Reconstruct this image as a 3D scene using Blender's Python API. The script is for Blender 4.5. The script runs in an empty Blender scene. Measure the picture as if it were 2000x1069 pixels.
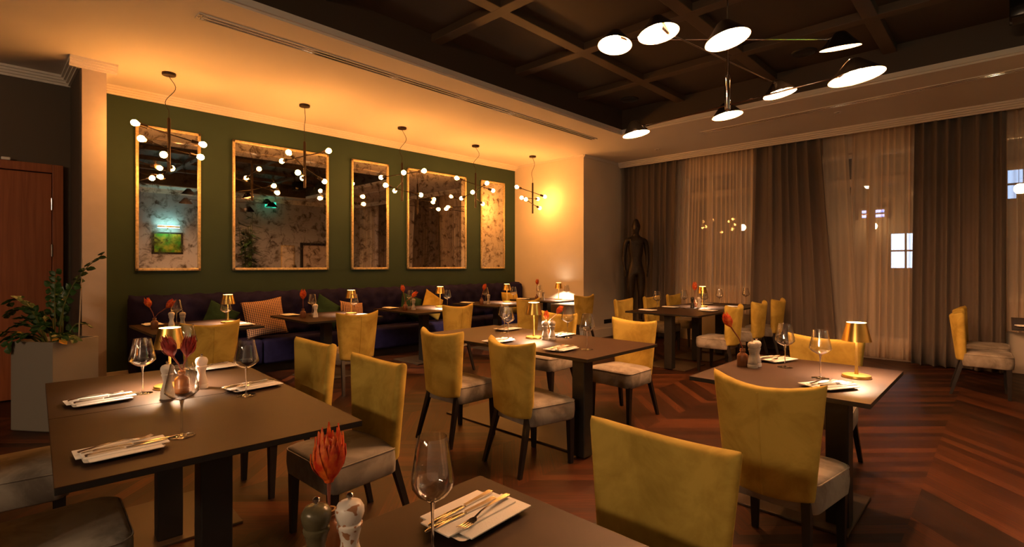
import bpy, bmesh, math, random
from mathutils import Vector, Matrix
PI = math.pi
random.seed(7)
scn = bpy.context.scene
COL = scn.collection

# ------------------------------------------------------------------ materials
def newmat(name):
    m = bpy.data.materials.new(name); m.use_nodes = True
    nt = m.node_tree
    return m, nt, nt.nodes['Principled BSDF']

def simple(name, col, rough=.5, metal=0., spec=.5, sheen=0., coat=0., var=0., vscale=8., bump=0., bscale=60.):
    m, nt, p = newmat(name)
    p.inputs['Base Color'].default_value = (*col, 1)
    p.inputs['Roughness'].default_value = rough
    p.inputs['Metallic'].default_value = metal
    p.inputs['Specular IOR Level'].default_value = spec
    p.inputs['Sheen Weight'].default_value = sheen
    p.inputs['Coat Weight'].default_value = coat
    if var or bump:
        tc = nt.nodes.new('ShaderNodeTexCoord')
    if var:
        n = nt.nodes.new('ShaderNodeTexNoise'); n.inputs['Scale'].default_value = vscale; n.inputs['Detail'].default_value = 5
        r = nt.nodes.new('ShaderNodeValToRGB')
        r.color_ramp.elements[0].position = .3; r.color_ramp.elements[1].position = .7
        r.color_ramp.elements[0].color = (*[c * (1 - var) for c in col], 1)
        r.color_ramp.elements[1].color = (*[min(1, c * (1 + var)) for c in col], 1)
        nt.links.new(tc.outputs['Object'], n.inputs['Vector'])
        nt.links.new(n.outputs['Fac'], r.inputs['Fac']); nt.links.new(r.outputs['Color'], p.inputs['Base Color'])
    if bump:
        n2 = nt.nodes.new('ShaderNodeTexNoise'); n2.inputs['Scale'].default_value = bscale
        b = nt.nodes.new('ShaderNodeBump'); b.inputs['Strength'].default_value = bump; b.inputs['Distance'].default_value = .01
        nt.links.new(tc.outputs['Object'], n2.inputs['Vector'])
        nt.links.new(n2.outputs['Fac'], b.inputs['Height']); nt.links.new(b.outputs['Normal'], p.inputs['Normal'])
    return m

def emit(name, col, s):
    m, nt, p = newmat(name)
    p.inputs['Base Color'].default_value = (*[min(1, c) for c in col], 1)
    p.inputs['Emission Color'].default_value = (*col, 1)
    p.inputs['Emission Strength'].default_value = s
    return m

def glassmat(name, base, edge, tint=(1, 1, 1), rough=.02, power=3.0):
    m, nt, p = newmat(name); nt.nodes.remove(p)
    out = nt.nodes['Material Output']
    lw = nt.nodes.new('ShaderNodeLayerWeight'); lw.inputs['Blend'].default_value = .5
    pw = nt.nodes.new('ShaderNodeMath'); pw.operation = 'POWER'; pw.inputs[1].default_value = power
    ma = nt.nodes.new('ShaderNodeMath'); ma.operation = 'MULTIPLY_ADD'; ma.inputs[1].default_value = edge; ma.inputs[2].default_value = base
    ma.use_clamp = True
    t = nt.nodes.new('ShaderNodeBsdfTransparent'); t.inputs['Color'].default_value = (*tint, 1)
    g = nt.nodes.new('ShaderNodeBsdfGlossy'); g.inputs['Roughness'].default_value = rough
    mx = nt.nodes.new('ShaderNodeMixShader')
    nt.links.new(lw.outputs['Facing'], pw.inputs[0]); nt.links.new(pw.outputs[0], ma.inputs[0])
    nt.links.new(ma.outputs[0], mx.inputs[0]); nt.links.new(t.outputs[0], mx.inputs[1]); nt.links.new(g.outputs[0], mx.inputs[2])
    nt.links.new(mx.outputs[0], out.inputs['Surface'])
    return m

def floormat():
    m, nt, p = newmat('chevron oak floor')
    N = nt.nodes.new; L = nt.links.new
    def math_(op, a=None, b=None, c=None):
        n = N('ShaderNodeMath'); n.operation = op
        for i, x in enumerate((a, b, c)):
            if x is None: continue
            if isinstance(x, (int, float)): n.inputs[i].default_value = x
            else: L(x, n.inputs[i])
        return n.outputs[0]
    tc = N('ShaderNodeTexCoord'); sep = N('ShaderNodeSeparateXYZ'); L(tc.outputs['Object'], sep.inputs[0])
    x, y = sep.outputs[0], sep.outputs[1]
    W = .62
    yy = math_('SUBTRACT', y, .39)
    colid = math_('FLOOR', math_('DIVIDE', yy, W))
    pp = math_('PINGPONG', yy, W)
    k = math_('DIVIDE', math_('ADD', x, pp), .125)
    kid = math_('FLOOR', k); kf = math_('FRACT', k)
    cb = N('ShaderNodeCombineXYZ'); L(kid, cb.inputs[0]); L(colid, cb.inputs[1])
    wn = N('ShaderNodeTexWhiteNoise'); wn.noise_dimensions = '2D'; L(cb.outputs[0], wn.inputs['Vector'])
    # grain along the board
    al = math_('SUBTRACT', x, pp)
    gv = N('ShaderNodeCombineXYZ'); L(math_('MULTIPLY', al, 1.1), gv.inputs[0]); L(math_('MULTIPLY', k, 3.6), gv.inputs[1]); L(math_('MULTIPLY', colid, 7.3), gv.inputs[2])
    gn = N('ShaderNodeTexNoise'); gn.inputs['Scale'].default_value = 2.2; gn.inputs['Detail'].default_value = 6; gn.inputs['Roughness'].default_value = .65; L(gv.outputs[0], gn.inputs['Vector'])
    mixv = math_('ADD', math_('MULTIPLY', wn.outputs['Value'], .32), math_('MULTIPLY', gn.outputs['Fac'], .70))
    rp = N('ShaderNodeValToRGB'); e = rp.color_ramp.elements
    e[0].position = .28; e[0].color = (.006, .0018, .0007, 1)
    e[1].position = .82; e[1].color = (.135, .042, .0125, 1)
    e2 = e.new(.52); e2.color = (.034, .0095, .0028, 1)
    L(mixv, rp.inputs['Fac'])
    gap = math_('LESS_THAN', math_('ABSOLUTE', math_('SUBTRACT', kf, .5)), .488)
    mx = N('ShaderNodeMix'); mx.data_type = 'RGBA'; L(gap, mx.inputs['Factor'])
    mx.inputs['A'].default_value = (.012, .005, .002, 1); L(rp.outputs['Color'], mx.inputs['B'])
    L(mx.outputs['Result'], p.inputs['Base Color'])
    L(math_('MULTIPLY_ADD', gn.outputs['Fac'], .25, .36), p.inputs['Roughness']); p.inputs['Specular IOR Level'].default_value = .3
    bp = N('ShaderNodeBump'); bp.inputs['Strength'].default_value = .25; bp.inputs['Distance'].default_value = .004
    L(math_('MULTIPLY', mixv, gap), bp.inputs['Height']); L(bp.outputs['Normal'], p.inputs['Normal'])
    return m

def mirrormat():
    m, nt, p = newmat('antique mirror'); N = nt.nodes.new; L = nt.links.new
    tc = N('ShaderNodeTexCoord')
    n = N('ShaderNodeTexNoise'); n.inputs['Scale'].default_value = 9.0; n.inputs['Detail'].default_value = 12; n.inputs['Roughness'].default_value = .68
    n.inputs['Distortion'].default_value = .6
    L(tc.outputs['Object'], n.inputs['Vector'])
    r = N('ShaderNodeValToRGB'); e = r.color_ramp.elements
    e[0].position = .49; e[0].color = (1, 1, 1, 1); e[1].position = .64; e[1].color = (0, 0, 0, 1)
    L(n.outputs['Fac'], r.inputs['Fac'])
    mx = N('ShaderNodeMix'); mx.data_type = 'RGBA'; L(r.outputs['Color'], mx.inputs['Factor'])
    mx.inputs['A'].default_value = (.16, .12, .085, 1); mx.inputs['B'].default_value = (.72, .69, .66, 1)
    L(mx.outputs['Result'], p.inputs['Base Color'])
    p.inputs['Metallic'].default_value = 1
    rr = N('ShaderNodeMapRange'); L(r.outputs['Color'], rr.inputs['Value'])
    rr.inputs['To Min'].default_value = .08; rr.inputs['To Max'].default_value = .0
    L(rr.outputs[0], p.inputs['Roughness'])
    return m

def velvet(name, col, dark, sheen):
    m, nt, p = newmat(name); N = nt.nodes.new; L = nt.links.new
    tc = N('ShaderNodeTexCoord'); n = N('ShaderNodeTexNoise'); n.inputs['Scale'].default_value = 5; n.inputs['Detail'].default_value = 5; n.inputs['Distortion'].default_value = .5; n.inputs['Roughness'].default_value = .6
    oi = N('ShaderNodeObjectInfo'); va = N('ShaderNodeVectorMath'); va.operation = 'ADD'
    L(tc.outputs['Object'], va.inputs[0]); L(oi.outputs['Location'], va.inputs[1]); L(va.outputs[0], n.inputs['Vector'])
    r = N('ShaderNodeValToRGB'); e = r.color_ramp.elements
    e[0].position = .36; e[0].color = (*dark, 1); e[1].position = .58; e[1].color = (*col, 1)
    L(n.outputs['Fac'], r.inputs['Fac']); L(r.outputs['Color'], p.inputs['Base Color'])
    p.inputs['Roughness'].default_value = .85; p.inputs['Specular IOR Level'].default_value = .15
    p.inputs['Sheen Weight'].default_value = sheen; p.inputs['Sheen Roughness'].default_value = .4
    p.inputs['Sheen Tint'].default_value = (*[min(1, c * 1.6) for c in col], 1)
    b = N('ShaderNodeBump'); b.inputs['Strength'].default_value = .12; b.inputs['Distance'].default_value = .01
    L(n.outputs['Fac'], b.inputs['Height']); L(b.outputs['Normal'], p.inputs['Normal'])
    return m

def sheermat():
    m, nt, p = newmat('sheer voile'); nt.nodes.remove(p); N = nt.nodes.new; L = nt.links.new
    out = nt.nodes['Material Output']
    lw = N('ShaderNodeLayerWeight'); lw.inputs['Blend'].default_value = .5
    ma = N('ShaderNodeMath'); ma.operation = 'MULTIPLY_ADD'; ma.inputs[1].default_value = .56; ma.inputs[2].default_value = .42; ma.use_clamp = True
    L(lw.outputs['Facing'], ma.inputs[0])
    t = N('ShaderNodeBsdfTransparent'); d = N('ShaderNodeBsdfDiffuse'); d.inputs['Color'].default_value = (.97, .82, .66, 1)
    tr = N('ShaderNodeBsdfTranslucent'); tr.inputs['Color'].default_value = (.6, .52, .44, 1)
    m1 = N('ShaderNodeMixShader'); m1.inputs[0].default_value = .12; L(d.outputs[0], m1.inputs[1]); L(tr.outputs[0], m1.inputs[2])
    m2 = N('ShaderNodeMixShader'); L(ma.outputs[0], m2.inputs[0]); L(t.outputs[0], m2.inputs[1]); L(m1.outputs[0], m2.inputs[2])
    L(m2.outputs[0], out.inputs['Surface'])
    return m

def woodmat(name, a, b, scale=(1, 1, .08), rough=.45):
    m, nt, p = newmat(name); N = nt.nodes.new; L = nt.links.new
    tc = N('ShaderNodeTexCoord'); mp = N('ShaderNodeMapping'); mp.inputs['Scale'].default_value = scale
    n = N('ShaderNodeTexNoise'); n.inputs['Scale'].default_value = 14; n.inputs['Detail'].default_value = 6; n.inputs['Distortion'].default_value = .8
    r = N('ShaderNodeValToRGB'); r.color_ramp.elements[0].position = .3; r.color_ramp.elements[1].position = .7
    r.color_ramp.elements[0].color = (*a, 1); r.color_ramp.elements[1].color = (*b, 1)
    L(tc.outputs['Object'], mp.inputs[0]); L(mp.outputs[0], n.inputs['Vector']); L(n.outputs['Fac'], r.inputs['Fac']); L(r.outputs['Color'], p.inputs['Base Color'])
    p.inputs['Roughness'].default_value = rough
    return m

def speckmat(name, base, spot, thr=.6, scale=14, rough=.35):
    m, nt, p = newmat(name); N = nt.nodes.new; L = nt.links.new
    tc = N('ShaderNodeTexCoord'); n = N('ShaderNodeTexNoise'); n.inputs['Scale'].default_value = scale; n.inputs['Detail'].default_value = 1
    r = N('ShaderNodeValToRGB'); r.color_ramp.elements[0].position = thr; r.color_ramp.elements[1].position = thr + .02
    r.color_ramp.elements[0].color = (*base, 1); r.color_ramp.elements[1].color = (*spot, 1)
    L(tc.outputs['Object'], n.inputs['Vector']); L(n.outputs['Fac'], r.inputs['Fac']); L(r.outputs['Color'], p.inputs['Base Color'])
    p.inputs['Roughness'].default_value = rough
    return m

def houndsmat():
    m, nt, p = newmat('houndstooth weave'); N = nt.nodes.new; L = nt.links.new
    tc = N('ShaderNodeTexCoord'); mp = N('ShaderNodeMapping'); mp.inputs['Rotation'].default_value = (0, 0, PI / 4)
    ck = N('ShaderNodeTexChecker'); ck.inputs['Scale'].default_value = 62
    ck.inputs['Color1'].default_value = (.62, .36, .2, 1); ck.inputs['Color2'].default_value = (.07, .045, .05, 1)
    sx = N('ShaderNodeSeparateXYZ'); cx = N('ShaderNodeCombineXYZ')
    L(tc.outputs['Object'], sx.inputs[0]); L(sx.outputs[0], cx.inputs[0]); L(sx.outputs[2], cx.inputs[1])
    L(cx.outputs[0], mp.inputs[0]); L(mp.outputs[0], ck.inputs['Vector']); L(ck.outputs['Color'], p.inputs['Base Color'])
    p.inputs['Roughness'].default_value = .9
    return m

M = {}
M['floor'] = floormat()
M['ceiling'] = simple('ceiling plaster', (.78, .72, .64), .8)
M['cream'] = simple('cream wall', (.74, .66, .55), .75, var=.03, vscale=3)
M['pier'] = simple('pier plaster', (.56, .47, .40), .75, var=.06, vscale=6)
M['wallback'] = simple('pale grey wall', (.42, .42, .44), .8)
M['green'] = simple('green wall', (.020, .047, .028), .75, var=.05, vscale=4)
M['darkwall'] = simple('dark umber wall', (.095, .075, .056), .8)
M['darkceil'] = simple('dark ceiling', (.055, .036, .022), .55)
M['beam'] = simple('dark beam', (.080, .050, .028), .5)
M['trim'] = simple('white trim', (.78, .72, .64), .6)
M['gold'] = simple('gilded frame', (.74, .60, .36), .42, metal=.75, var=.25, vscale=40, bump=.2, bscale=90)
M['mirror'] = mirrormat()
M['yellow'] = velvet('mustard velvet', (.60, .43, .09), (.41, .28, .05), .4)
M['grey'] = velvet('taupe grey velvet', (.36, .32, .27), (.17, .145, .12), .5)
M['navy'] = velvet('midnight blue velvet', (.015, .012, .050), (.008, .006, .028), .3)
M['legs'] = simple('black stained wood', (.012, .009, .008), .4)
M['tag'] = simple('white tag', (.8, .8, .78), .6)
M['table'] = simple('umber laminate', (.034, .019, .012), .46, spec=.13, var=.06, vscale=12)
M['tedge'] = simple('black table edge', (.008, .007, .006), .5)
M['post'] = simple('black powder coated steel', (.010, .009, .008), .5)
M['plate_steel'] = simple('bronze steel floor plate', (.07, .047, .027), .45, metal=.2)
M['glass'] = glassmat('clear glass', .10, .9, power=2.4)
M['solidglass'] = simple('solid glass', (1, 1, 1), .0)
for _k, _v in (('Transmission Weight', 1.0), ('IOR', 1.45)): M['solidglass'].node_tree.nodes['Principled BSDF'].inputs[_k].default_value = _v
M['pane'] = glassmat('window glass', .06, .5)
M['brass'] = simple('brushed brass', (.78, .50, .13), .28, metal=1, var=.12, vscale=18)
M['lampglow'] = emit('lamp diffuser', (1, .80, .55), 9)
M['bulb'] = emit('filament bulb', (1, .37, .072), 40)
M['chbulb'] = emit('chandelier bulb', (1, .46, .19), 470)
M['brownmetal'] = simple('dark brown metal', (.022, .012, .007), .4, metal=.5)
M['chrome'] = simple('chrome', (.75, .72, .68), .08, metal=1)
M['black'] = simple('gloss black', (.008, .007, .006), .18)
M['shadewhite'] = simple('white shade lining', (.80, .62, .42), .6)
M['white'] = simple('white porcelain', (.90, .87, .82), .3)
M['linen'] = simple('white linen', (.91, .88, .83), .85, bump=.15, bscale=200)
M['steel'] = simple('cutlery steel', (.70, .64, .56), .16, metal=1)
M['amber'] = simple('amber glass', (.30, .095, .012), .08, spec=.8)
M['copper'] = simple('copper brown ceramic', (.20, .075, .028), .3)
M['mill'] = speckmat('speckled white mill', (.80, .75, .70), (.42, .20, .10), .58, 60)
M['millw'] = simple('white mill', (.78, .72, .65), .35)
M['olive'] = simple('olive stone mill', (.115, .10, .055), .25, var=.25, vscale=20)
M['stone'] = simple('veined stone mill', (.42, .37, .30), .35, var=.35, vscale=16)
M['darkmill'] = simple('black mill', (.02, .018, .016), .3)
def bloommat(name, a, b, sc=45):
    m, nt, p = newmat(name); N = nt.nodes.new; L = nt.links.new
    tc = N('ShaderNodeTexCoord'); n = N('ShaderNodeTexNoise'); n.inputs['Scale'].default_value = sc; n.inputs['Detail'].default_value = 3
    r = N('ShaderNodeValToRGB'); r.color_ramp.elements[0].position = .35; r.color_ramp.elements[1].position = .68
    r.color_ramp.elements[0].color = (*a, 1); r.color_ramp.elements[1].color = (*b, 1)
    L(tc.outputs['Object'], n.inputs['Vector']); L(n.outputs['Fac'], r.inputs['Fac']); L(r.outputs['Color'], p.inputs['Base Color'])
    p.inputs['Roughness'].default_value = .55; p.inputs['Subsurface Weight'].default_value = .0
    return m
M['bloom'] = bloommat('red protea', (.55, .022, .006), (.85, .21, .018))
M['bloomdark'] = bloommat('crimson protea', (.20, .006, .006), (.34, .020, .014))
M['stemred'] = simple('red stem', (.22, .05, .025), .6)
M['stempale'] = simple('pale stem', (.75, .55, .35), .6)
M['leaf'] = simple('leaf green', (.030, .078, .016), .4, var=.4, vscale=7)
M['leafy'] = simple('yellow leaf', (.5, .25, .02), .5, var=.2, vscale=12)
M['stem'] = simple('plant stem', (.10, .13, .03), .5)
M['stake'] = simple('pale stake', (.55, .45, .33), .6)
M['soil'] = simple('soil', (.02, .013, .008), .95, bump=.5)
M['planter'] = simple('taupe planter', (.30, .27, .23), .7)
M['door'] = woodmat('mahogany veneer', (.25, .066, .018), (.37, .11, .034), (2.5, 2.5, .10))
M['bronze'] = simple('dark bronze', (.022, .014, .008), .45, metal=.4, var=.5, vscale=9, bump=.5, bscale=25)
M['drape'] = simple('taupe drape', (.155, .118, .092), .85, sheen=.2)
M['sheer'] = sheermat()
M['winframe'] = simple('white window frame', (.82, .76, .68), .5)
M['hounds'] = houndsmat()
M['cushgreen'] = velvet('green velvet', (.022, .055, .030), (.012, .032, .018), .3)
M['facade'] = simple('night facade', (.10, .08, .07), .9)
M['socket'] = simple('black socket plastic', (.01, .01, .01), .4)
M['artgreen'] = bloommat('green abstract', (.04, .30, .012), (.45, .42, .02), 5)

# ------------------------------------------------------------------ mesh builder
class MB:
    def __init__(s): s.bm = bmesh.new()
    def _x(s, verts, mtx):
        if mtx is not None:
            for v in verts: v.co = mtx @ v.co
    def box(s, x0, y0, z0, x1, y1, z1, bev=0, mtx=None, seg=2):
        b = bmesh.new()
        vs = [b.verts.new((x, y, z)) for z in (z0, z1) for y in (y0, y1) for x in (x0, x1)]
        for f in ((0, 2, 3, 1), (4, 5, 7, 6), (0, 1, 5, 4), (2, 6, 7, 3), (0, 4, 6, 2), (1, 3, 7, 5)):
            b.faces.new([vs[i] for i in f])
        if bev: bmesh.ops.bevel(b, geom=b.edges[:], offset=bev, segments=seg, profile=.5, affect='EDGES')
        s.merge(b, mtx); return s
    def merge(s, b, mtx=None):
        mp = {}
        for v in b.verts: mp[v] = s.bm.verts.new(mtx @ v.co if mtx is not None else v.co)
        for f in b.faces:
            try: s.bm.faces.new([mp[v] for v in f.verts])
            except ValueError: pass
        b.free()
    def lathe(s, prof, seg=20, c=(0, 0, 0), mtx=None):
        cx, cy, cz = c; rings = []
        for r, z in prof:
            if r < 1e-6: rings.append([s.bm.verts.new((cx, cy, cz + z))])
            else: rings.append([s.bm.verts.new((cx + r * math.cos(2 * PI * i / seg), cy + r * math.sin(2 * PI * i / seg), cz + z)) for i in range(seg)])
        for a, b in zip(rings, rings[1:]):
            if len(a) == 1 and len(b) == 1: continue
            for i in range(seg):
                j = (i + 1) % seg
                if len(a) == 1: s.bm.faces.new((a[0], b[j], b[i]))
                elif len(b) == 1: s.bm.faces.new((a[i], a[j], b[0]))
                else: s.bm.faces.new((a[i], a[j], b[j], b[i]))
        if mtx is not None:
            for ring in rings: s._x(ring, mtx)
        return s
    def sphere(s, c, r, seg=14, rings=8, sc=(1, 1, 1)):
        prof = [(r * math.sin(PI * i / rings), -r * math.cos(PI * i / rings)) for i in range(rings + 1)]
        m = Matrix.Translation(c) @ Matrix.Diagonal((*sc, 1))
        return s.lathe(prof, seg, (0, 0, 0), m)
    def tube(s, pts, rad, seg=8, cap=True):
        pts = [Vector(p) for p in pts]; n = len(pts)
        rr = rad if isinstance(rad, (list, tuple)) else [rad] * n
        rings = []; up = None
        for i, p in enumerate(pts):
            t = (pts[min(i + 1, n - 1)] - pts[max(i - 1, 0)]).normalized()
            if up is None: up = Vector((0, 0, 1)) if abs(t.z) < .9 else Vector((1, 0, 0))
            a = t.cross(up).normalized(); b = t.cross(a).normalized(); up = -b if False else up
            rings.append([s.bm.verts.new(p + rr[i] * (a * math.cos(2 * PI * k / seg) + b * math.sin(2 * PI * k / seg))) for k in range(seg)])
        for a, b in zip(rings, rings[1:]):
            for k in range(seg): s.bm.faces.new((a[k], a[(k + 1) % seg], b[(k + 1) % seg], b[k]))
        if cap: s.bm.faces.new(rings[0][::-1]); s.bm.faces.new(rings[-1])
        return s
    def grid(s, fn, nu, nv, close_u=False):
        V = [[s.bm.verts.new(fn(i / nu, j / nv)) for j in range(nv + 1)] for i in range(nu if close_u else nu + 1)]
        for i in range(nu):
            for j in range(nv):
                a, b = V[i], V[(i + 1) % len(V)]
                s.bm.faces.new((a[j], b[j], b[j + 1], a[j + 1]))
        return s
    def prism(s, poly, z0, z1, bev=0, mtx=None):
        b = bmesh.new()
        lo = [b.verts.new((x, y, z0)) for x, y in poly]; hi = [b.verts.new((x, y, z1)) for x, y in poly]
        n = len(poly)
        b.faces.new(lo[::-1]); b.faces.new(hi)
        for i in range(n): b.faces.new((lo[i], lo[(i + 1) % n], hi[(i + 1) % n], hi[i]))
        if bev: bmesh.ops.bevel(b, geom=b.edges[:], offset=bev, segments=2, profile=.5, affect='EDGES')
        s.merge(b, mtx); return s
    def loops(s, rings, cap0=True, cap1=True):
        R = [[s.bm.verts.new(p) for p in r] for r in rings]
        n = len(R[0])
        for a, b in zip(R, R[1:]):
            for k in range(n): s.bm.faces.new((a[k], a[(k + 1) % n], b[(k + 1) % n], b[k]))
        if cap0: s.bm.faces.new(R[0][::-1])
        if cap1: s.bm.faces.new(R[-1])
        return s
    def build(s, name, mat, parent=None, smooth=True, angle=40, weld=0):
        if weld: bmesh.ops.remove_doubles(s.bm, verts=s.bm.verts[:], dist=weld)
        bmesh.ops.recalc_face_normals(s.bm, faces=s.bm.faces[:])
        me = bpy.data.meshes.new(name); s.bm.to_mesh(me); s.bm.free()
        me.materials.append(mat)
        if smooth:
            me.polygons.foreach_set('use_smooth', [True] * len(me.polygons))
            me.set_sharp_from_angle(angle=math.radians(angle))
        o = bpy.data.objects.new(name, me); COL.objects.link(o)
        if parent: o.parent = parent
        return o

def tag(o, label, cat, group=None, kind=None):
    o['label'] = label; o['category'] = cat
    if group: o['group'] = group
    if kind: o['kind'] = kind
    return o
def root(name, loc, rz=0, label=None, cat=None, group=None):
    o = bpy.data.objects.new(name, None); COL.objects.link(o)
    o.empty_display_size = .1; o.location = loc; o.rotation_euler = (0, 0, rz)
    if label: tag(o, label, cat, group)
    return o
def struct(o, label=None):
    o['kind'] = 'structure'
    if label: o['label'] = label
    return o
KIDS = {}
def copy_tree(o, loc, rz, label, group=None):
    r = o.copy(); COL.objects.link(r); r.location = loc; r.rotation_euler = (0, 0, rz)
    r['label'] = label
    if group: r['group'] = group
    for ch in list(o.children):
        c = ch.copy(); COL.objects.link(c); c.parent = r
        for g in ch.children:
            d = g.copy(); COL.objects.link(d); d.parent = c
    return r
class Proto:
    """first placement moves the original, later ones are copies"""
    def __init__(s, maker): s.o = maker(); s.used = False
    def put(s, loc, rz, label, group=None):
        if not s.used:
            s.used = True; o = s.o; o.location = loc; o.rotation_euler = (0, 0, rz); o['label'] = label
            if group: o['group'] = group
            return o
        return copy_tree(s.o, loc, rz, label, group)

# ------------------------------------------------------------------ setting
H = 3.49; VG = 7.5; UN = 7.86; VS = 5.72; UC = 9.40; VB = -1.65; U0 = -6.6
RU, RV = 7.12, 4.44           # ceiling recess edges
HB, HP = 3.79, 3.87           # beam underside, panel
struct(MB().box(U0 - .2, VB - .2, -.1, UC + .3, VG + .3, 0).build('floor', M['floor'], smooth=False))
# white ceiling band around the recess
RB, RL = -.9, -6.2
mb = MB()
mb.box(U0 - .2, RV, H, UC + .3, VG + .3, H + .06)
mb.box(RU, VB - .2, H, UC + .3, RV, H + .06)
mb.box(U0 - .2, VB - .2, H, RU, RB, H + .06)
mb.box(U0 - .2, RB, H, RL, RV, H + .06)
struct(mb.build('ceiling', M['ceiling'], smooth=False))
mb = MB()
mb.box(RL, RV - .025, H + .02, RU, RV, H + .075); mb.box(RU - .025, RB, H + .02, RU, RV, H + .075)
struct(mb.build('trim_1', M['trim'], smooth=False))
mb = MB()
mb.box(RL, RV - .03, H + .075, RU + .02, RV + .02, 4.0); mb.box(RU - .03, RB, H + .075, RU + .02, RV, 4.0)
mb.box(RL, RB - .02, H + .02, RU, RB + .02, 4.0); mb.box(RL - .02, RB, H + .02, RL + .02, RV, 4.0)
mb.box(RL - .1, RB - .1, HP, RU + .1, RV + .1, HP + .1)
struct(mb.build('ceiling_recess', M['darkceil'], smooth=False), 'dark brown recessed ceiling bay')
for i, u in enumerate((-5.70, -4.40, -3.10, -1.80, -.50, .80, 2.10, 3.40, 4.70, 5.99)):
    struct(MB().box(u - .065, RB, HB, u + .065, RV, HP + .01, .006).build('ceiling_beam', M['beam'], smooth=False))
for v in (3.43, 2.19, .95, -.29):
    struct(MB().box(RL, v - .065, HB + .001, RU, v + .065, HP + .01, .006).build('ceiling_beam', M['beam'], smooth=False))
# walls
struct(MB().box(.905, VG, 0, UN, VG + .15, H).build('wall_green', M['green'], smooth=False))
struct(MB().box(U0, VG + .02, 0, .9, VG + .15, H).build('wall_left', M['darkwall'], smooth=False))
struct(MB().box(.715, 6.72, 0, .912, VG + .02, H).build('wall_pier', M['pier'], smooth=False))
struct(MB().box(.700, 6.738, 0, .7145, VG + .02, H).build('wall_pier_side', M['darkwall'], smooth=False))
struct(MB().box(UN, VS, 0, UN + .1, VG + .15, H).build('wall_end', M['cream'], smooth=False))
struct(MB().box(UN + .1, VS, 0, UC + .2, VS + .1, H).build('wall_return', M['cream'], smooth=False))
struct(MB().box(U0 - .15, VB - .1, 0, U0, VG + .15, H).build('wall_west', M['darkwall'], smooth=False))
struct(MB().box(U0, VB - .15, 0, UC + .2, VB, H).build('wall_back', M['wallback'], smooth=False))
# curtain wall with openings
OP = [(3.02, 4.50, .98, 3.15), (.78, 2.22, .03, 3.15), (-1.15, .10, .98, 3.15)]
mb = MB(); prev = VS
for v0, v1, z0, z1 in OP:
    mb.box(UC, v1, 0, UC + .22, prev, H); mb.box(UC, v0, 0, UC + .22, v1, z0); mb.box(UC, v0, z1, UC + .22, v1, H); prev = v0
mb.box(UC, VB - .1, 0, UC + .22, prev, H)
struct(mb.build('wall_window', M['cream'], smooth=False))

def cornice(name, p0, p1, nrm, depth=.10, ht=.09, steps=4):
    """stepped plaster cornice between two points along a wall; nrm points into the room"""
    p0, p1, n = Vector(p0), Vector(p1), Vector(nrm)
    mb = MB(); t = (p1 - p0)
    for k in range(steps):
        d = depth * (1 - k / steps); z1 = H - ht * k / steps; z0 = H - ht * (k + 1) / steps
        q = [p0, p1, p1 + n * d, p0 + n * d]
        mb.prism([(v.x, v.y) for v in q], z0, z1)
    return struct(mb.build(name, M['trim'], smooth=False))
cornice('trim_2', (.912, VG, 0), (UN, VG, 0), (0, -1, 0))
cornice('trim_3', (U0, VG + .02, 0), (.70, VG + .02, 0), (0, -1, 0), .09, .10)
cornice('trim_4', (.70, 6.72, 0), (.70, VG, 0), (-1, 0, 0), .085)
cornice('trim_5', (.615, 6.72, 0), (.997, 6.72, 0), (0, -1, 0), .085)
cornice('trim_6', (.912, 6.72, 0), (.912, VG, 0), (1, 0, 0), .085)
cornice('trim_7', (9.13, VB, 0), (9.13, VS, 0), (-1, 0, 0), .13, .095)
cornice('trim_8', (UN, VS, 0), (9.05, VS, 0), (0, -1, 0), .03, .05, 2)
cornice('trim_9', (U0, VB, 0), (UC, VB, 0), (0, 1, 0), .13, .12)
cornice('trim_10', (UN, VS, 0), (UN, VG, 0), (-1, 0, 0), .02, .03, 2)
struct(MB().box(UN, VS - .018, 0, UC, VS, .17, .004).build('baseboard_return', M['cream'], smooth=False))
struct(MB().box(.95, VG - .018, 0, 1.25, VG, .17, .004).build('baseboard_green', M['trim'], smooth=False))
struct(MB().box(UN - .018, VS, 0, UN, 6.9, .17, .004).build('baseboard_end', M['cream'], smooth=False))

# door on the left
d1 = root('door_1', (0, VG, 0)); struct(d1, 'tall mahogany door with matching frame')
MB().box(-.56, -.045, .01, .54, -.005, 2.40, .003).build('door_leaf', M['door'], d1, smooth=False)
mb = MB(); mb.box(.545, -.06, 0, .635, .015, 2.50, .004); mb.box(-.65, -.06, 0, -.565, .015, 2.50, .004); mb.box(-.565, -.06, 2.41, .545, .015, 2.50, .004)
mb.build('door_frame', M['door'], d1, smooth=False)
for z in (2.07, 1.57, .35):
    MB().lathe([(0, 0), (.011, 0), (.011, .13), (0, .13)], 10, (.54, -.062, z - .065)).build('hinge', M['chrome'], d1)
tag(MB().box(.15, VG - .075, 2.50, .22, VG - .01, 2.53, .006).build('door_sensor', M['white']), 'small white sensor on top of the door frame', 'sensor')

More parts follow.
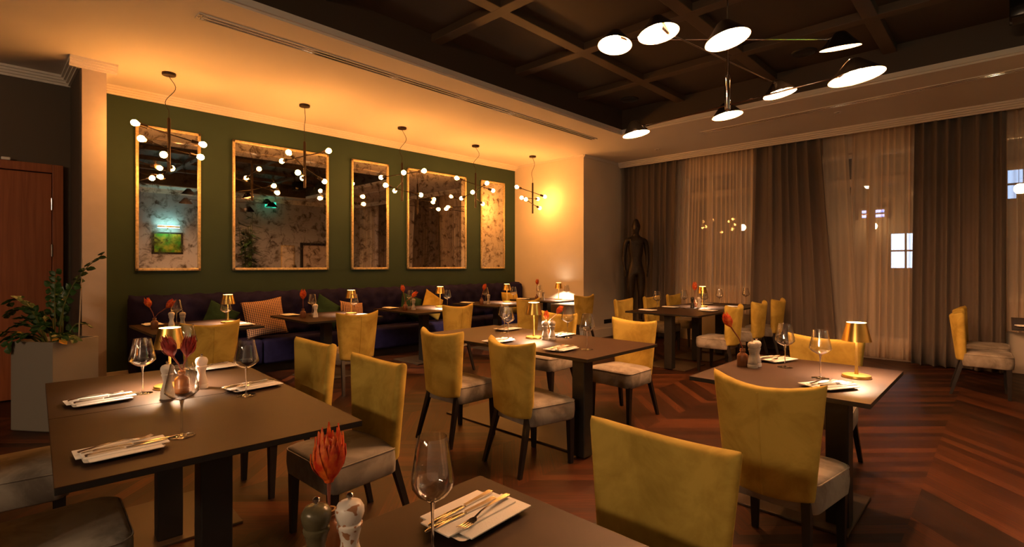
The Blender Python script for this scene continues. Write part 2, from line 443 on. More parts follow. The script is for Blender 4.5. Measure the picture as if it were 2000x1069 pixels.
# windows and balcony door
def window(name, v0, v1, z0, z1, vbars, hbars, label):
    r = root(name, (UC + .13, 0, 0)); struct(r, label)
    t = .055; mb = MB()
    mb.box(-.03, v0, z0, .03, v0 + t, z1, .004); mb.box(-.03, v1 - t, z0, .03, v1, z1, .004)
    mb.box(-.03, v0, z0, .03, v1, z0 + t, .004); mb.box(-.03, v0, z1 - t, .03, v1, z1, .004)
    for v in vbars: mb.box(-.028, v - .04, z0, .028, v + .04, z1, .004)
    for z, h in hbars: mb.box(-.032, v0, z - h / 2, .032, v1, z + h / 2, .004)
    mb.build('window_frame', M['winframe'], r, smooth=False)
    MB().box(-.004, v0 + .02, z0 + .02, .004, v1 - .02, z1 - .02).build('pane', M['pane'], r, smooth=False)
    return r
w1 = window('window_1', 3.02, 4.50, .98, 3.15, (3.50, 4.02), ((2.74, .12), (1.83, .05)), 'tall sash window behind the sheer beside the statue')
MB().box(-.2, 3.0, .93, .0, 4.52, .98, .006).build('window_sill', M['winframe'], w1, smooth=False)
w2 = window('window_2', -1.15, .10, .98, 3.15, (-.5,), ((2.74, .12), (1.83, .05)), 'tall sash window behind the sheer by the corner table')
MB().box(-.2, -1.17, .93, .0, .12, .98, .006).build('window_sill', M['winframe'], w2, smooth=False)
d2 = window('door_2', .78, 2.22, .03, 3.15, (1.5,), ((2.70, .12),), 'glazed balcony door behind the sheer curtains')
mb = MB(); mb.box(-.02, .80, .06, .02, 1.46, .32, .004); mb.box(-.02, 1.54, .06, .02, 2.20, .32, .004)
mb.build('bottom_panel', M['winframe'], d2, smooth=False)

# ------------------------------------------------------------------ outside at night
struct(MB().box(15, -8, -4, 15.4, 16, 9).build('exterior_facade', M['facade'], smooth=False), 'dark house front across the street')
def litwin(v, z, w, h, col, s, u=14.95, label='lit window of the house across the street'):
    r = root('lit_window', (u, v, z), 0, label, 'window')
    MB().box(-.02, -w / 2, -h / 2, .0, w / 2, h / 2).build('lit_pane', emit('lit pane', col, s), r, smooth=False)
    mb = MB()
    for y0, y1, z0, z1 in ((-w / 2 - .06, -w / 2, -h / 2, h / 2), (w / 2, w / 2 + .06, -h / 2, h / 2), (-w / 2 - .06, w / 2 + .06, h / 2, h / 2 + .06), (-w / 2 - .06, w / 2 + .06, -h / 2 - .06, -h / 2), (-.02, .02, -h / 2, h / 2), (-w / 2, w / 2, -.02, .02)):
        mb.box(-.05, y0, z0, .01, y1, z1)
    mb.build('window_frame', M['facade'], r, smooth=False)
litwin(1.70, 1.75, .55, .80, (.55, .72, 1), .9, label='bluish lit window seen through the balcony door')
litwin(4.57, 4.62, .14, .45, (.05, .75, .85), 2, label='narrow teal lit strip window high behind the sash window')
litwin(3.72, 3.75, .36, .30, (.8, 1, .75), 1.2, label='small pale lit window behind the upper sash')
litwin(2.33, 2.65, .45, .18, (.35, .4, .9), .8, label='dim violet lit window low over the street')
litwin(-.25, 3.1, .5, .6, (.45, .65, 1), .45, label='pale blue lit window behind the corner table')
def street(v, z, u, label):
    r = root('street_lamp', (u, v, -4), 0, label, 'street lamp', 'street lamps outside')
    MB().tube([(0, 0, 0), (0, 0, z + 4)], .05, 8).build('pole', M['post'], r)
    MB().sphere((0, 0, z + 4.08), .085).build('lamp_head', emit('street light', (1, .55, .2), 25), r)
street(2.0, 2.95, 12.4, 'street lamp glowing beyond the balcony door')
street(2.28, 2.25, 14.6, 'street lamp glowing low beyond the sash window')
street(-.15, 2.55, 11.5, 'street lamp glowing beyond the corner sash window')
street(5.15, 2.35, 14.3, 'street lamp glowing behind the sheer by the statue')

# ------------------------------------------------------------------ curtains
def curtain(name, mat, u, vt0, vt1, vb0, vb1, z0, z1, amp, period, seed, label, cat='curtain', group=None, th=.004):
    rnd = random.Random(seed); W = abs(vt1 - vt0); nf = max(3, int(W / period)); nv = nf * 10
    ph = [rnd.uniform(-.35, .35) for _ in range(nf + 2)]; am = [rnd.uniform(.6, 1.15) if th else rnd.choice((.15, .5, 1.0, 1.6)) for _ in range(nf + 2)]
    def fn(a, b):
        x = a * nf; i = int(x); f = x - i
        p = ph[i] * (1 - f) + ph[i + 1] * f; A = am[i] * (1 - f) + am[i + 1] * f
        s = math.sin(2 * PI * (x + p)); s = math.copysign(abs(s) ** .75, s)
        if th and s < 0: s *= -1; s = 1 - 2.1 * s
        v = (vt0 + (vt1 - vt0) * a) * b + (vb0 + (vb1 - vb0) * a) * (1 - b)
        vv = v + .25 * period * math.cos(2 * PI * (x + p)) * .35 * A
        k = .75 + .35 * (1 - b)
        return (amp * A * s * k + .006 * math.sin(9 * b + 5 * a), vv, z0 + (z1 - z0) * b)
    mb = MB(); mb.grid(fn, nv, 10)
    o = mb.build(name, mat, None, angle=180)
    o.location = (u, 0, 0)
    s = o.modifiers.new('cloth', 'SOLIDIFY'); s.thickness = th
    return tag(o, label, cat, group)
ZT_ = 3.46
curtain('curtain_panel', M['drape'], 9.16, 5.62, 4.50, 5.62, 4.56, .02, ZT_, .06, .125, 1, 'taupe pleated curtain panel hanging behind the dark statue', 'curtain', 'taupe curtains')
curtain('curtain_panel', M['drape'], 9.16, 3.12, 2.10, 3.22, 1.86, .02, ZT_, .06, .13, 2, 'taupe pleated curtain panel between the sash window and the balcony door', 'curtain', 'taupe curtains')
curtain('curtain_panel', M['drape'], 9.16, .94, .015, .98, .02, .02, ZT_, .06, .13, 3, 'taupe pleated curtain panel behind the corner table chairs', 'curtain', 'taupe curtains')
curtain('sheer_curtain', M['sheer'], 9.28, 4.58, 3.08, 4.68, 3.08, .55, ZT_, .02, .075, 4, 'white sheer curtain before the sash window by the statue', 'curtain', 'sheer curtains', .0)
curtain('sheer_curtain', M['sheer'], 9.262, 2.14, 1.78, 2.16, 1.62, .03, ZT_, .02, .07, 5, 'narrow white sheer curtain at the statue side of the balcony door', 'curtain', 'sheer curtains', .0)
curtain('sheer_curtain', M['sheer'], 9.325, 1.72, .90, 1.80, .90, .03, ZT_, .02, .075, 6, 'wide white sheer curtain hanging before the balcony door', 'curtain', 'sheer curtains', .0)
curtain('sheer_curtain', M['sheer'], 9.28, .06, -1.2, .06, -1.2, .55, ZT_, .02, .075, 8, 'white sheer curtain behind the corner table', 'curtain', 'sheer curtains', .0)

# ------------------------------------------------------------------ ceiling fittings
def slot(name, u0, v0, u1, v1, label):
    L = math.hypot(u1 - u0, v1 - v0)
    r = root(name, (u0, v0, H), math.atan2(v1 - v0, u1 - u0), label, 'air vent', 'slot diffusers')
    mb = MB()
    for y in (-.062, -.009, .044): mb.box(0, y, -.010, L, y + .018, .0, .002)
    mb.box(0, -.062, -.010, .03, .062, 0); mb.box(L - .03, -.062, -.010, L, .062, 0)
    mb.build('vent_frame', M['trim'], r, smooth=False)
    MB().box(.02, -.05, -.0035, L - .02, .05, -.001).build('slot_shadow', M['black'], r, smooth=False)
    for y in (-.026, .026): MB().tube([(.03, y, -.007), (L - .03, y, -.007)], .0035, 8).build('vane', M['chrome'], r)
slot('slot_diffuser', 1.25, 4.84, 7.03, 4.90, 'long slot air diffuser in the ceiling over the bench side')
slot('slot_diffuser', 7.85, 3.45, 7.62, -.9, 'long slot air diffuser in the ceiling along the curtains')
for (u, v, lab) in ((8.1, 1.66, 'round white recessed spot in the ceiling by the balcony door'), (8.43, 4.52, 'round white recessed spot in the ceiling by the statue')):
    r = root('ceiling_spot', (u, v, H), 0, lab, 'ceiling light', 'recessed spots')
    MB().lathe([(.022, -.002), (.030, -.010), (.045, -.008), (.048, 0)], 20).build('bezel', M['trim'], r)
    MB().lathe([(0, -.001), (.024, -.001), (.024, -.004), (0, -.004)], 16).build('lens', M['post'], r)
for (u, v, lab) in ((6.60, 1.69, 'black round ceiling loudspeaker behind the chandelier'), (6.68, 4.03, 'black round ceiling loudspeaker near the white ceiling corner')):
    r = root('ceiling_speaker', (u, v, HP), 0, lab, 'speaker', 'ceiling loudspeakers')
    MB().lathe([(0, -.004), (.10, -.006), (.115, -.016), (.13, -.012), (.135, 0)], 28).build('grille', M['post'], r)
r = root('ceiling_box', (6.52, -.13, HP), .0, 'black box mounted in the dark ceiling bay above the curtains', 'ceiling unit')
MB().box(-.12, -.12, -.24, .12, .12, 0, .01).build('housing', M['black'], r); MB().box(-.10, -.10, -.248, .10, .10, -.24, .004).build('cover', M['post'], r)

# ------------------------------------------------------------------ mirrors
def mirror(u0, u1, label):
    z0, z1 = 1.342, 3.10; cx = (u0 + u1) / 2; w = u1 - u0; h = z1 - z0
    r = root('wall_mirror', (cx, VG, z0), 0, label, 'mirror', 'gilt framed mirrors')
    f = .034; mb = MB()
    mb.box(-w / 2, -.035, 0, w / 2, -.001, f, .006); mb.box(-w / 2, -.035, h - f, w / 2, -.001, h, .006)
    mb.box(-w / 2, -.035, 0, -w / 2 + f, -.001, h, .006); mb.box(w / 2 - f, -.035, 0, w / 2, -.001, h, .006)
    mb.build('mirror_frame', M['gold'], r)
    o = MB().box(-w / 2 + f * .6, -.018, f * .6, w / 2 - f * .6, -.010, h - f * .6).build('mirror_glass', M['mirror'], r, smooth=False)
mirror(1.285, 1.975, 'narrow antique mirror in a gilt frame beside the pale pier')
mirror(2.35, 3.705, 'widest antique mirror in a gilt frame on the green wall')
mirror(4.085, 4.765, 'narrow antique mirror in a gilt frame between the two wide ones')
mirror(5.135, 6.485, 'second wide antique mirror in a gilt frame reflecting the curtains')
mirror(6.865, 7.53, 'narrow antique mirror in a gilt frame beside the cream end wall')

# things on the back wall that the mirrors show
r = root('wall_picture', (3.58, VB, 1.72), 0, 'small green abstract painting reflected in the narrow mirror by the pier', 'painting')
mb = MB(); mb.box(-.37, 0.001, 0, .37, .03, .60, .008); mb.build('backing_board', M['legs'], r)
MB().box(-.31, .03, .05, .31, .042, .55, .002).build('canvas', M['artgreen'], r)
r = root('picture_light', (3.58, VB, 2.42), 0, 'brass picture light above the green painting seen in the mirror', 'lamp')
MB().box(-.26, .10, .02, .26, .16, .07, .01).build('lamp_housing', M['brass'], r); MB().tube([(0, 0, -.02), (0, .06, .05), (0, .12, .05)], .012).build('arm', M['brass'], r)
MB().box(-.25, .108, .012, .25, .152, .02).build('light_strip_down', emit('cool strip', (.4, 1, .85), 8), r, smooth=False)
MB().box(-.25, .108, .070, .25, .152, .074).build('light_strip_up', emit('cool strip up', (.4, 1, .9), 13), r, smooth=False)
r = root('exit_sign', (6.19, VB + .35, 3.18), 0, 'green emergency exit sign reflected in the widest mirror', 'exit sign')
MB().box(-.16, -.02, 0, .16, .02, .17, .006).build('sign_box', emit('exit green', (.02, .5, .3), .8), r)
MB().tube([(0, 0, .17), (0, 0, .31)], .008).build('hanger', M['trim'], r)
mb = MB(); mb.sphere((-.06, .022, .135), .012, 10, 6, (1, .3, 1))
for a, b in (((-.06, .118), (-.068, .08)), ((-.06, .112), (-.035, .095)), ((-.062, .112), (-.088, .10)), ((-.068, .08), (-.045, .06)), ((-.045, .06), (-.045, .03)), ((-.068, .08), (-.085, .055)), ((-.085, .055), (-.108, .05)), ((.02, .085), (.11, .085)), ((.08, .11), (.11, .085)), ((.08, .06), (.11, .085))):
    mb.tube([(a[0], .022, a[1]), (b[0], .022, b[1])], .006, 6)
mb.build('pictogram', emit('exit white', (.8, 1, .9), 2), r)
r = root('framed_print', (6.85, VB, 1.30), 0, 'small pale framed print reflected low in the widest mirror', 'picture')
MB().box(-.22, .001, 0, .22, .03, .75, .006).build('picture_frame', M['gold'], r); MB().box(-.18, .03, .04, .18, .034, .71).build('print_sheet', M['cream'], r)
r = root('passage_mirror', (7.75, VB, .0), 0, 'pale door in a dark frame reflected in the widest mirror', 'door')
mb = MB(); mb.box(-.5, .001, 0, -.42, .06, 2.15, .006); mb.box(.42, .001, 0, .5, .06, 2.15, .006); mb.box(-.42, .001, 2.07, .42, .06, 2.15, .006); mb.build('door_frame', M['legs'], r)
MB().box(-.42, .001, 0, .42, .02, 2.07).build('door_leaf', M['pier'], r)
# tall bamboo palm by the back wall
r = root('bamboo_palm', (5.35, VB + 1.0, 0), 0, 'tall bamboo palm reflected in the widest mirror', 'plant')
MB().lathe([(0, 0), (.20, 0), (.24, .5), (.22, .5), (.21, .44), (0, .44)], 24).build('pot', M['planter'], r)
mb = MB(); fo = MB(); rnd = random.Random(3)
for k in range(11):
    a = rnd.uniform(0, 2 * PI); tilt = rnd.uniform(.05, .22); hh = rnd.uniform(1.9, 2.95)
    top = Vector((math.cos(a) * tilt * hh * .6, math.sin(a) * tilt * hh * .6, hh))
    b0 = Vector((math.cos(a) * .06, math.sin(a) * .06, .44)); mb.tube([b0, b0.lerp(top, .5), top], [.013, .011, .006], 6)
    for j in range(44):
        t = .30 + .7 * j / 44; p = b0.lerp(top, t); az = rnd.uniform(0, 2 * PI); ln = rnd.uniform(.28, .52)
        d = Vector((math.cos(az), math.sin(az), rnd.uniform(-.2, .45))).normalized(); sd = d.cross(Vector((0, 0, 1))).normalized() * .018
        q = p + d * ln * .5; e = p + d * ln - Vector((0, 0, .08)); n = d.cross(sd).normalized() * .004
        fo.prism([(0, 0), (.5, .5), (0, 1), (-.5, .5)], 0, .001, mtx=Matrix((( sd.x * 4.2, (e - p).x, n.x, p.x), (sd.y * 4.2, (e - p).y, n.y, p.y), (sd.z * 4.2, (e - p).z, n.z, p.z), (0, 0, 0, 1))))
mb.build('stem', M['stem'], r); fo.build('foliage', M['leaf'], r, smooth=False)

# ------------------------------------------------------------------ spider pendants
def pendant(u, v, zt, zb, arms, label, seed):
    rnd = random.Random(seed)
    r = root('spider_pendant', (u, v, 0), 0, label, 'pendant lamp', 'spider pendant lamps')
    MB().lathe([(0, H - .028), (.062, H - .028), (.066, H - .022), (.066, H - .001), (0, H - .001)], 24).build('ceiling_rose', M['brownmetal'], r)
    a = rnd.uniform(0, 2 * PI); cx, cy = .05 * math.cos(a), .05 * math.sin(a); L = H - .03 - zt
    pts = []
    for i in range(17):
        t = i / 16; w = math.sin(PI * min(1, t * 1.25)) * math.sin(2 * PI * t * .9 + .4) if t < .8 else 0
        pts.append((cx * w * 1.6, cy * w * 1.6, H - .03 - L * t))
    MB().tube(pts, .0035, 6).build('cord', M['brownmetal'], r)
    MB().tube([(0, 0, zt + .01), (0, 0, zt), (0, 0, zb)], [.010, .016, .016], 10).build('rod', M['brownmetal'], r)
    for e0, e1 in arms:
        e0, e1 = Vector(e0), Vector(e1)
        d = (e1 - e0).normalized()
        mid = Vector((0, 0, (e0.z + e1.z) / 2))
        arm = MB().tube([e0 + d * .05, mid + Vector((.0, 0, 0)), e1 - d * .05], .007, 8).build('arm', M['brownmetal'], r)
        for e, s in ((e0, 1), (e1, -1)):
            dd = (mid - e).normalized()
            sk = MB().tube([e + dd * .115, e + dd * .11, e + dd * .045], [.014, .021, .021], 12).build('lamp_socket', M['brownmetal'], r)
            # globe bulb with a short neck, axis along the arm
            q = dd.to_track_quat('Z', 'Y').to_matrix().to_4x4(); q.translation = e
            prof = [(0, -.036), (.016, -.032), (.029, -.019), (.034, -.002), (.030, .016), (.020, .032), (.013, .044), (0, .046)]
            MB().lathe(prof, 12, mtx=q).build('bulb', M['bulb'], r)
    return r
PEND = [((1.42, 6.527), 2.997, 2.421, [((-0.299, 0.026, 2.898), (0.317, -0.045, 2.763)), ((-0.272, -0.143, 2.708), (0.311, 0.026, 2.632)), ((-0.143, -0.451, 2.517), (0.128, 0.471, 2.539))], 'brown six bulb spider pendant before the narrow mirror by the pier'),
 ((2.922, 6.554), 3.006, 2.412, [((0.084, -0.492, 2.831), (-0.081, 0.517, 2.822)), ((-0.297, -0.218, 2.793), (0.333, 0.134, 2.552)), ((-0.237, -0.347, 2.537), (0.164, 0.433, 2.612))], 'brown six bulb spider pendant before the widest mirror'),
 ((4.418, 6.566), 2.949, 2.378, [((0.077, -0.449, 2.788), (-0.069, 0.47, 2.783)), ((-0.223, -0.373, 2.732), (0.151, 0.427, 2.592)), ((-0.358, -0.115, 2.565), (0.382, 0.051, 2.514))], 'brown six bulb spider pendant hanging between the third and fourth mirrors'),
 ((5.963, 6.63), 3.002, 2.408, [((-0.397, 0.034, 2.878), (0.412, -0.006, 2.747)), ((-0.119, -0.412, 2.774), (0.048, 0.438, 2.615)), ((-0.314, -0.274, 2.617), (0.359, 0.206, 2.522))], 'brown six bulb spider pendant between the fourth and fifth mirrors'),
 ((7.30, 6.50), 2.97, 2.395, [((-0.41, 0.03, 2.86), (0.30, -0.05, 2.74)), ((-0.40, -0.088, 2.65), (0.29, 0.12, 2.71)), ((-0.38, -0.175, 2.615), (0.30, 0.08, 2.53))], 'brown six bulb spider pendant before the cream end wall')]
for i, (p, zt, zb, arms, lab) in enumerate(PEND): pendant(p[0], p[1], zt, zb, arms, lab, 20 + i)

# ------------------------------------------------------------------ chandelier
CR = Vector((.6944, -.7195, 0)); CF = Vector((.7195, .6944, 0)); UPV = Vector((0, 0, 1))
ch = root('articulated_chandelier', (4.145, 1.609, 0), 0, 'black and chrome eight shade chandelier hanging from the dark ceiling', 'chandelier')
MB().tube([(0, 0, HP), (0, 0, 3.05)], .008, 10).build('rod', M['chrome'], ch)
MB().tube([(0, 0, 3.07), (0, 0, 3.06), (0, 0, 2.93)], [.010, .014, .014], 12).build('rod_sleeve', M['chrome'], ch)
MB().tube([(0, 0, 2.93), (0, 0, 2.925), (0, 0, 2.655), (0, 0, 2.65)], [.014, .022, .022, .014], 14).build('hub', M['chrome'], ch)
MB().lathe([(0, HP - .03), (.06, HP - .03), (.065, HP - .02), (.065, HP), (0, HP)], 24).build('ceiling_rose', M['black'], ch)
def shade(cpos, tip, arm_end, r=.14):
    """cpos opening centre, tip = direction the opening faces"""
    n = Vector(tip).normalized(); q = (-n).to_track_quat('Z', 'Y').to_matrix().to_4x4(); q.translation = cpos
    s = MB().lathe([(r, 0), (r, .003), (.045, .115), (.030, .125), (0, .127)], 32, mtx=q).build('lamp_shade', M['black'], ch)
    MB().lathe([(r - .002, .0005), (.043, .110), (0, .118)], 32, mtx=q).build('shade_lining', M['shadewhite'], s)
    top = q @ Vector((0, 0, .10))
    MB().tube([arm_end, arm_end.lerp(top, .5), top], [.012, .017, .017], 12).build('lamp_socket', M['chrome'], ch)
    mb = MB(); m2 = q @ Matrix.Translation((0, 0, .055)); mb.lathe([(0, -.033), (.02, -.027), (.031, -.008), (.029, .012), (.016, .034), (.014, .05), (0, .05)], 14, mtx=m2)
    mb.build('bulb', M['chbulb'], ch)
def P_(r, d, z): return CR * r + CF * d + UPV * z
ARMS = [  # z of arm, (right, depth) of end a / end b, z of opening centres, facing
    (3.213, (-.90, 0), (.90, 0), 3.165, 3.145, (-.10, -.16, -1), (.12, .20, -1), .135, .145),
    (3.045, (-.71, -.56), (.71, .56), 3.005, 2.965, (.10, -.10, -1), (.16, -.06, -1), .14, .14),
    (2.93, (-.348, -.83), (.348, .83), 2.845, 2.845, (.17, -.12, -1), (.12, -.05, -1), .14, .14),
    (2.69, (.56, -.70), (-.56, .70), 2.655, 2.635, (.12, -.06, -1), (.16, -.04, -1), .165, .125)]
for z, a, b, za, zb, na, nb, ra, rb in ARMS:
    ea, eb = P_(a[0] * .88, a[1] * .88, z), P_(b[0] * .88, b[1] * .88, z)
    MB().tube([ea, eb], .0065, 8).build('arm', M['chrome'], ch)
    for e, c, zc, n, r in ((ea, a, za, na, ra), (eb, b, zb, nb, rb)):
        shade(P_(c[0], c[1], zc), CR * n[0] + CF * n[1] + UPV * n[2], e, r)

# added opal globe lights, out of view behind the camera, to light the chairs
M['opal'] = emit('opal globe', (1, .66, .38), 25)
def make_added_globe():
    r = root('added_globe_light', (0, 0, 0), 0, '', 'pendant lamp')
    MB().lathe([(0, HP - .03), (.06, HP - .03), (.06, HP), (0, HP)], 20).build('ceiling_rose', M['brownmetal'], r)
    MB().tube([(0, 0, HP - .02), (0, 0, 3.06)], .005, 8).build('rod', M['brownmetal'], r)
    MB().lathe([(0, 2.985), (.05, 2.985), (.04, 3.04), (.012, 3.08), (0, 3.08)], 20).build('cap', M['brownmetal'], r)
    MB().sphere((0, 0, 2.85), .15, 20, 12).build('globe', M['opal'], r)
    return r
GL = Proto(make_added_globe)
for u, v, l in ((-3.7, 1.6, 'centre'), (-3.7, .9, 'between the other two'), (-3.7, .2, 'rear wall side')): GL.put((u, v, 0), 0, 'added opal globe light out of view behind the camera, ' + l, 'added globe lights')

# ------------------------------------------------------------------ bench
bn = root('banquette', (0, 0, 0), 0, 'long midnight blue tufted velvet bench along the green wall', 'bench')
B0, B1 = 1.20, 7.80
MB().box(B0 + .05, 7.02, 0, B1 - .02, 7.46, .12).build('plinth', M['post'], bn, smooth=False)
segs = [B0, 2.55, 3.85, 5.15, 6.45, B1]
for a, b in zip(segs, segs[1:]):
    MB().box(a + .004, 6.90, .12, b - .004, 7.44, .45, .045, seg=4).build('seat_cushion', M['navy'], bn)
def tuft(a, b):
    u = B0 + (B1 - B0) * a; z = .43 + .62 * b
    p = .24; x = u / p; y = (z - .43) / .16
    def cell(off):
        dx = (x + off) - round(x + off); dy = (y / 2 + off / 1.0) - round(y / 2 + off)
        return math.sqrt((dx * p) ** 2 + (dy * .32) ** 2)
    d = min(cell(0), cell(.5)); dep = .035 * (1 - math.exp(-(d / .055) ** 1.2))
    edge = min(1, min(a * 40, (1 - a) * 40, b * 6 + .3, (1 - b) * 5)) ** .5
    return (u, 7.36 - dep * edge - .06 * edge, z + .012 * math.cos(2 * PI * u / p) * (b > .93))
mb = MB(); mb.grid(tuft, 260, 22); mb.build('backrest_front', M['navy'], bn, angle=180)
MB().box(B0, 7.33, .30, B1, 7.475, 1.045, .05, seg=4).build('backrest', M['navy'], bn)
MB().lathe([(0, 0), (.16, 0), (.16, .52), (.14, .60), (.09, .635), (0, .645)], 24, (7.655, 7.31, .43)).build('end_bolster', M['navy'], bn)

# ------------------------------------------------------------------ cushions
def cushion(u, v, z, size, mat, rz, tilt, roll, label, grp=None, name='throw_cushion'):
    def half(sg):
        def fn(a, b):
            x, y = a * 2 - 1, b * 2 - 1
            pin = 1 - .07 * (1 - abs(x) ** 2) * 1.0; pin2 = 1 - .07 * (1 - abs(y) ** 2)
            h = .075 * ((1 - x ** 4) * (1 - y ** 4)) ** .6
            return (x * size / 2 * pin2, sg * h, y * size / 2 * pin)
        return fn
    mb = MB(); mb.grid(half(1), 16, 16); mb.grid(half(-1), 16, 16)
    o = mb.build(name, mat, None, angle=180, weld=.0005)
    o.rotation_euler = (tilt, roll, rz); R3 = o.rotation_euler.to_matrix()
    W3 = [R3 @ x.co for x in o.data.vertices]
    o.location = (u, min(v, 7.245 - max(x.y for x in W3)), .453 - min(x.z for x in W3))
    return tag(o, label, 'cushion', grp or 'throw cushions on the bench')
G_ = 'throw cushions on the bench'
cushion(2.10, 7.17, .66, .40, M['cushgreen'], .1, -.25, .5, 'dark green cushion on the bench beside the first table lamp')
cushion(2.60, 7.03, .70, .50, M['hounds'], -.15, -.3, -.12, 'big houndstooth cushion on the bench after the first table')
cushion(3.50, 7.14, .66, .42, M['cushgreen'], .1, -.35, .55, 'dark green cushion on the bench behind the second table')
cushion(3.88, 7.08, .66, .40, M['hounds'], .1, -.3, .14, 'smaller houndstooth cushion on the bench behind the second table lamp')
cushion(4.98, 7.16, .67, .42, M['cushgreen'], .0, -.3, .35, 'dark green cushion on the bench behind the third table')
cushion(5.36, 7.06, .70, .42, M['yellow'], .0, -.3, PI / 4 - .25, 'mustard cushion tipped on its corner behind the third table lamp')
cushion(7.28, 7.06, .70, .44, M['yellow'], .0, -.25, .02, 'mustard cushion standing at the far end of the bench')

# ------------------------------------------------------------------ tables
ZT = .76
def table(u0, u1, v0, v1, post, label, cat='table', plate=None, grp='restaurant tables', rz=0, piv=None):
    w, d = u1 - u0, v1 - v0; cc = Vector(((u0 + u1) / 2, (v0 + v1) / 2, 0))
    if rz: pv_ = Vector((*piv, 0)); cc = pv_ + Matrix.Rotation(rz, 3, 'Z') @ (cc - pv_); pp_ = Matrix.Rotation(-rz, 3, 'Z') @ (Vector((*post, 0)) - cc) + cc; post = (pp_.x, pp_.y)
    cu, cv = cc.x, cc.y
    r = root('dining_table', (cu, cv, 0), rz, label, cat, grp)
    t = MB().box(-w / 2, -d / 2, ZT - .004, w / 2, d / 2, ZT, .0015).build('tabletop', M['table'], r, smooth=False)
    MB().box(-w / 2 + .0005, -d / 2 + .0005, ZT - .024, w / 2 - .0005, d / 2 - .0005, ZT - .003, .002).build('edge_band', M['tedge'], t, smooth=False)
    pu, pv = post[0] - cu, post[1] - cv; pl = plate or (.31, .31, 0, 0)
    MB().box(pu - .055, pv - .055, .012, pu + .055, pv + .055, ZT - .03, .006).build('post', M['post'], r, smooth=False)
    MB().box(pl[2] - pl[0], pl[3] - pl[1], 0, pl[2] + pl[0], pl[3] + pl[1], .014, .003).build('base_plate', M['plate_steel'], r, smooth=False)
    MB().box(min(pu, 0) - .10, min(pv, 0) - .10, ZT - .032, max(pu, 0) + .10, max(pv, 0) + .10, ZT - .024).build('top_bracket', M['post'], r, smooth=False)
    return r
table(.10, 1.075, .22, 1.175, (.6, .55), 'umber table cut off by the bottom edge of the photo')
table(.150, 1.115, 1.998, 2.905, (.635, 2.235), 'near half of the two joined umber tables beside the planter', plate=(.275, .31, .02, 0), rz=-.055, piv=(.15, 1.998))
table(.150, 1.115, 2.910, 3.815, (.68, 3.13), 'planter side half of the two joined umber tables', plate=(.31, .31, 0, .0), rz=-.055, piv=(.15, 1.998))
table(2.905, 3.885, 2.08, 4.02, (3.085, 2.255), 'long umber table in the middle of the room', plate=(.315, .80, 0, -.01))
table(2.89, 3.94, .46, 1.345, (3.25, .66), 'umber table with the brass lamp before the balcony curtains')
for a, b, q in ((6.38, 7.22, 'near end of the long row under the sash window'), (7.225, 8.065, 'middle of the long row under the sash window'), (8.07, 8.91, 'window end of the long row under the sash window')):
    table(a, b, 2.85, 3.92, (a + .12, 3.30), 'umber table at the ' + q)
BT = [(1.12, 2.12), (2.60, 3.58), (4.10, 5.10), (5.62, 6.62), (7.02, 7.80)]
BN = ['first bench table from the planter', 'second bench table from the planter', 'third bench table from the planter', 'fourth bench table from the planter', 'bench table against the cream end wall']
for (a, b), n in zip(BT, BN): table(a, b, 5.74, 6.84, ((a + b) / 2 - .05, 6.20), 'umber ' + n)
table(7.42, 8.95, -1.0, -.03, (8.1, -.5), 'umber corner table by the last taupe curtain', plate=(.31, .2, 0, 0))

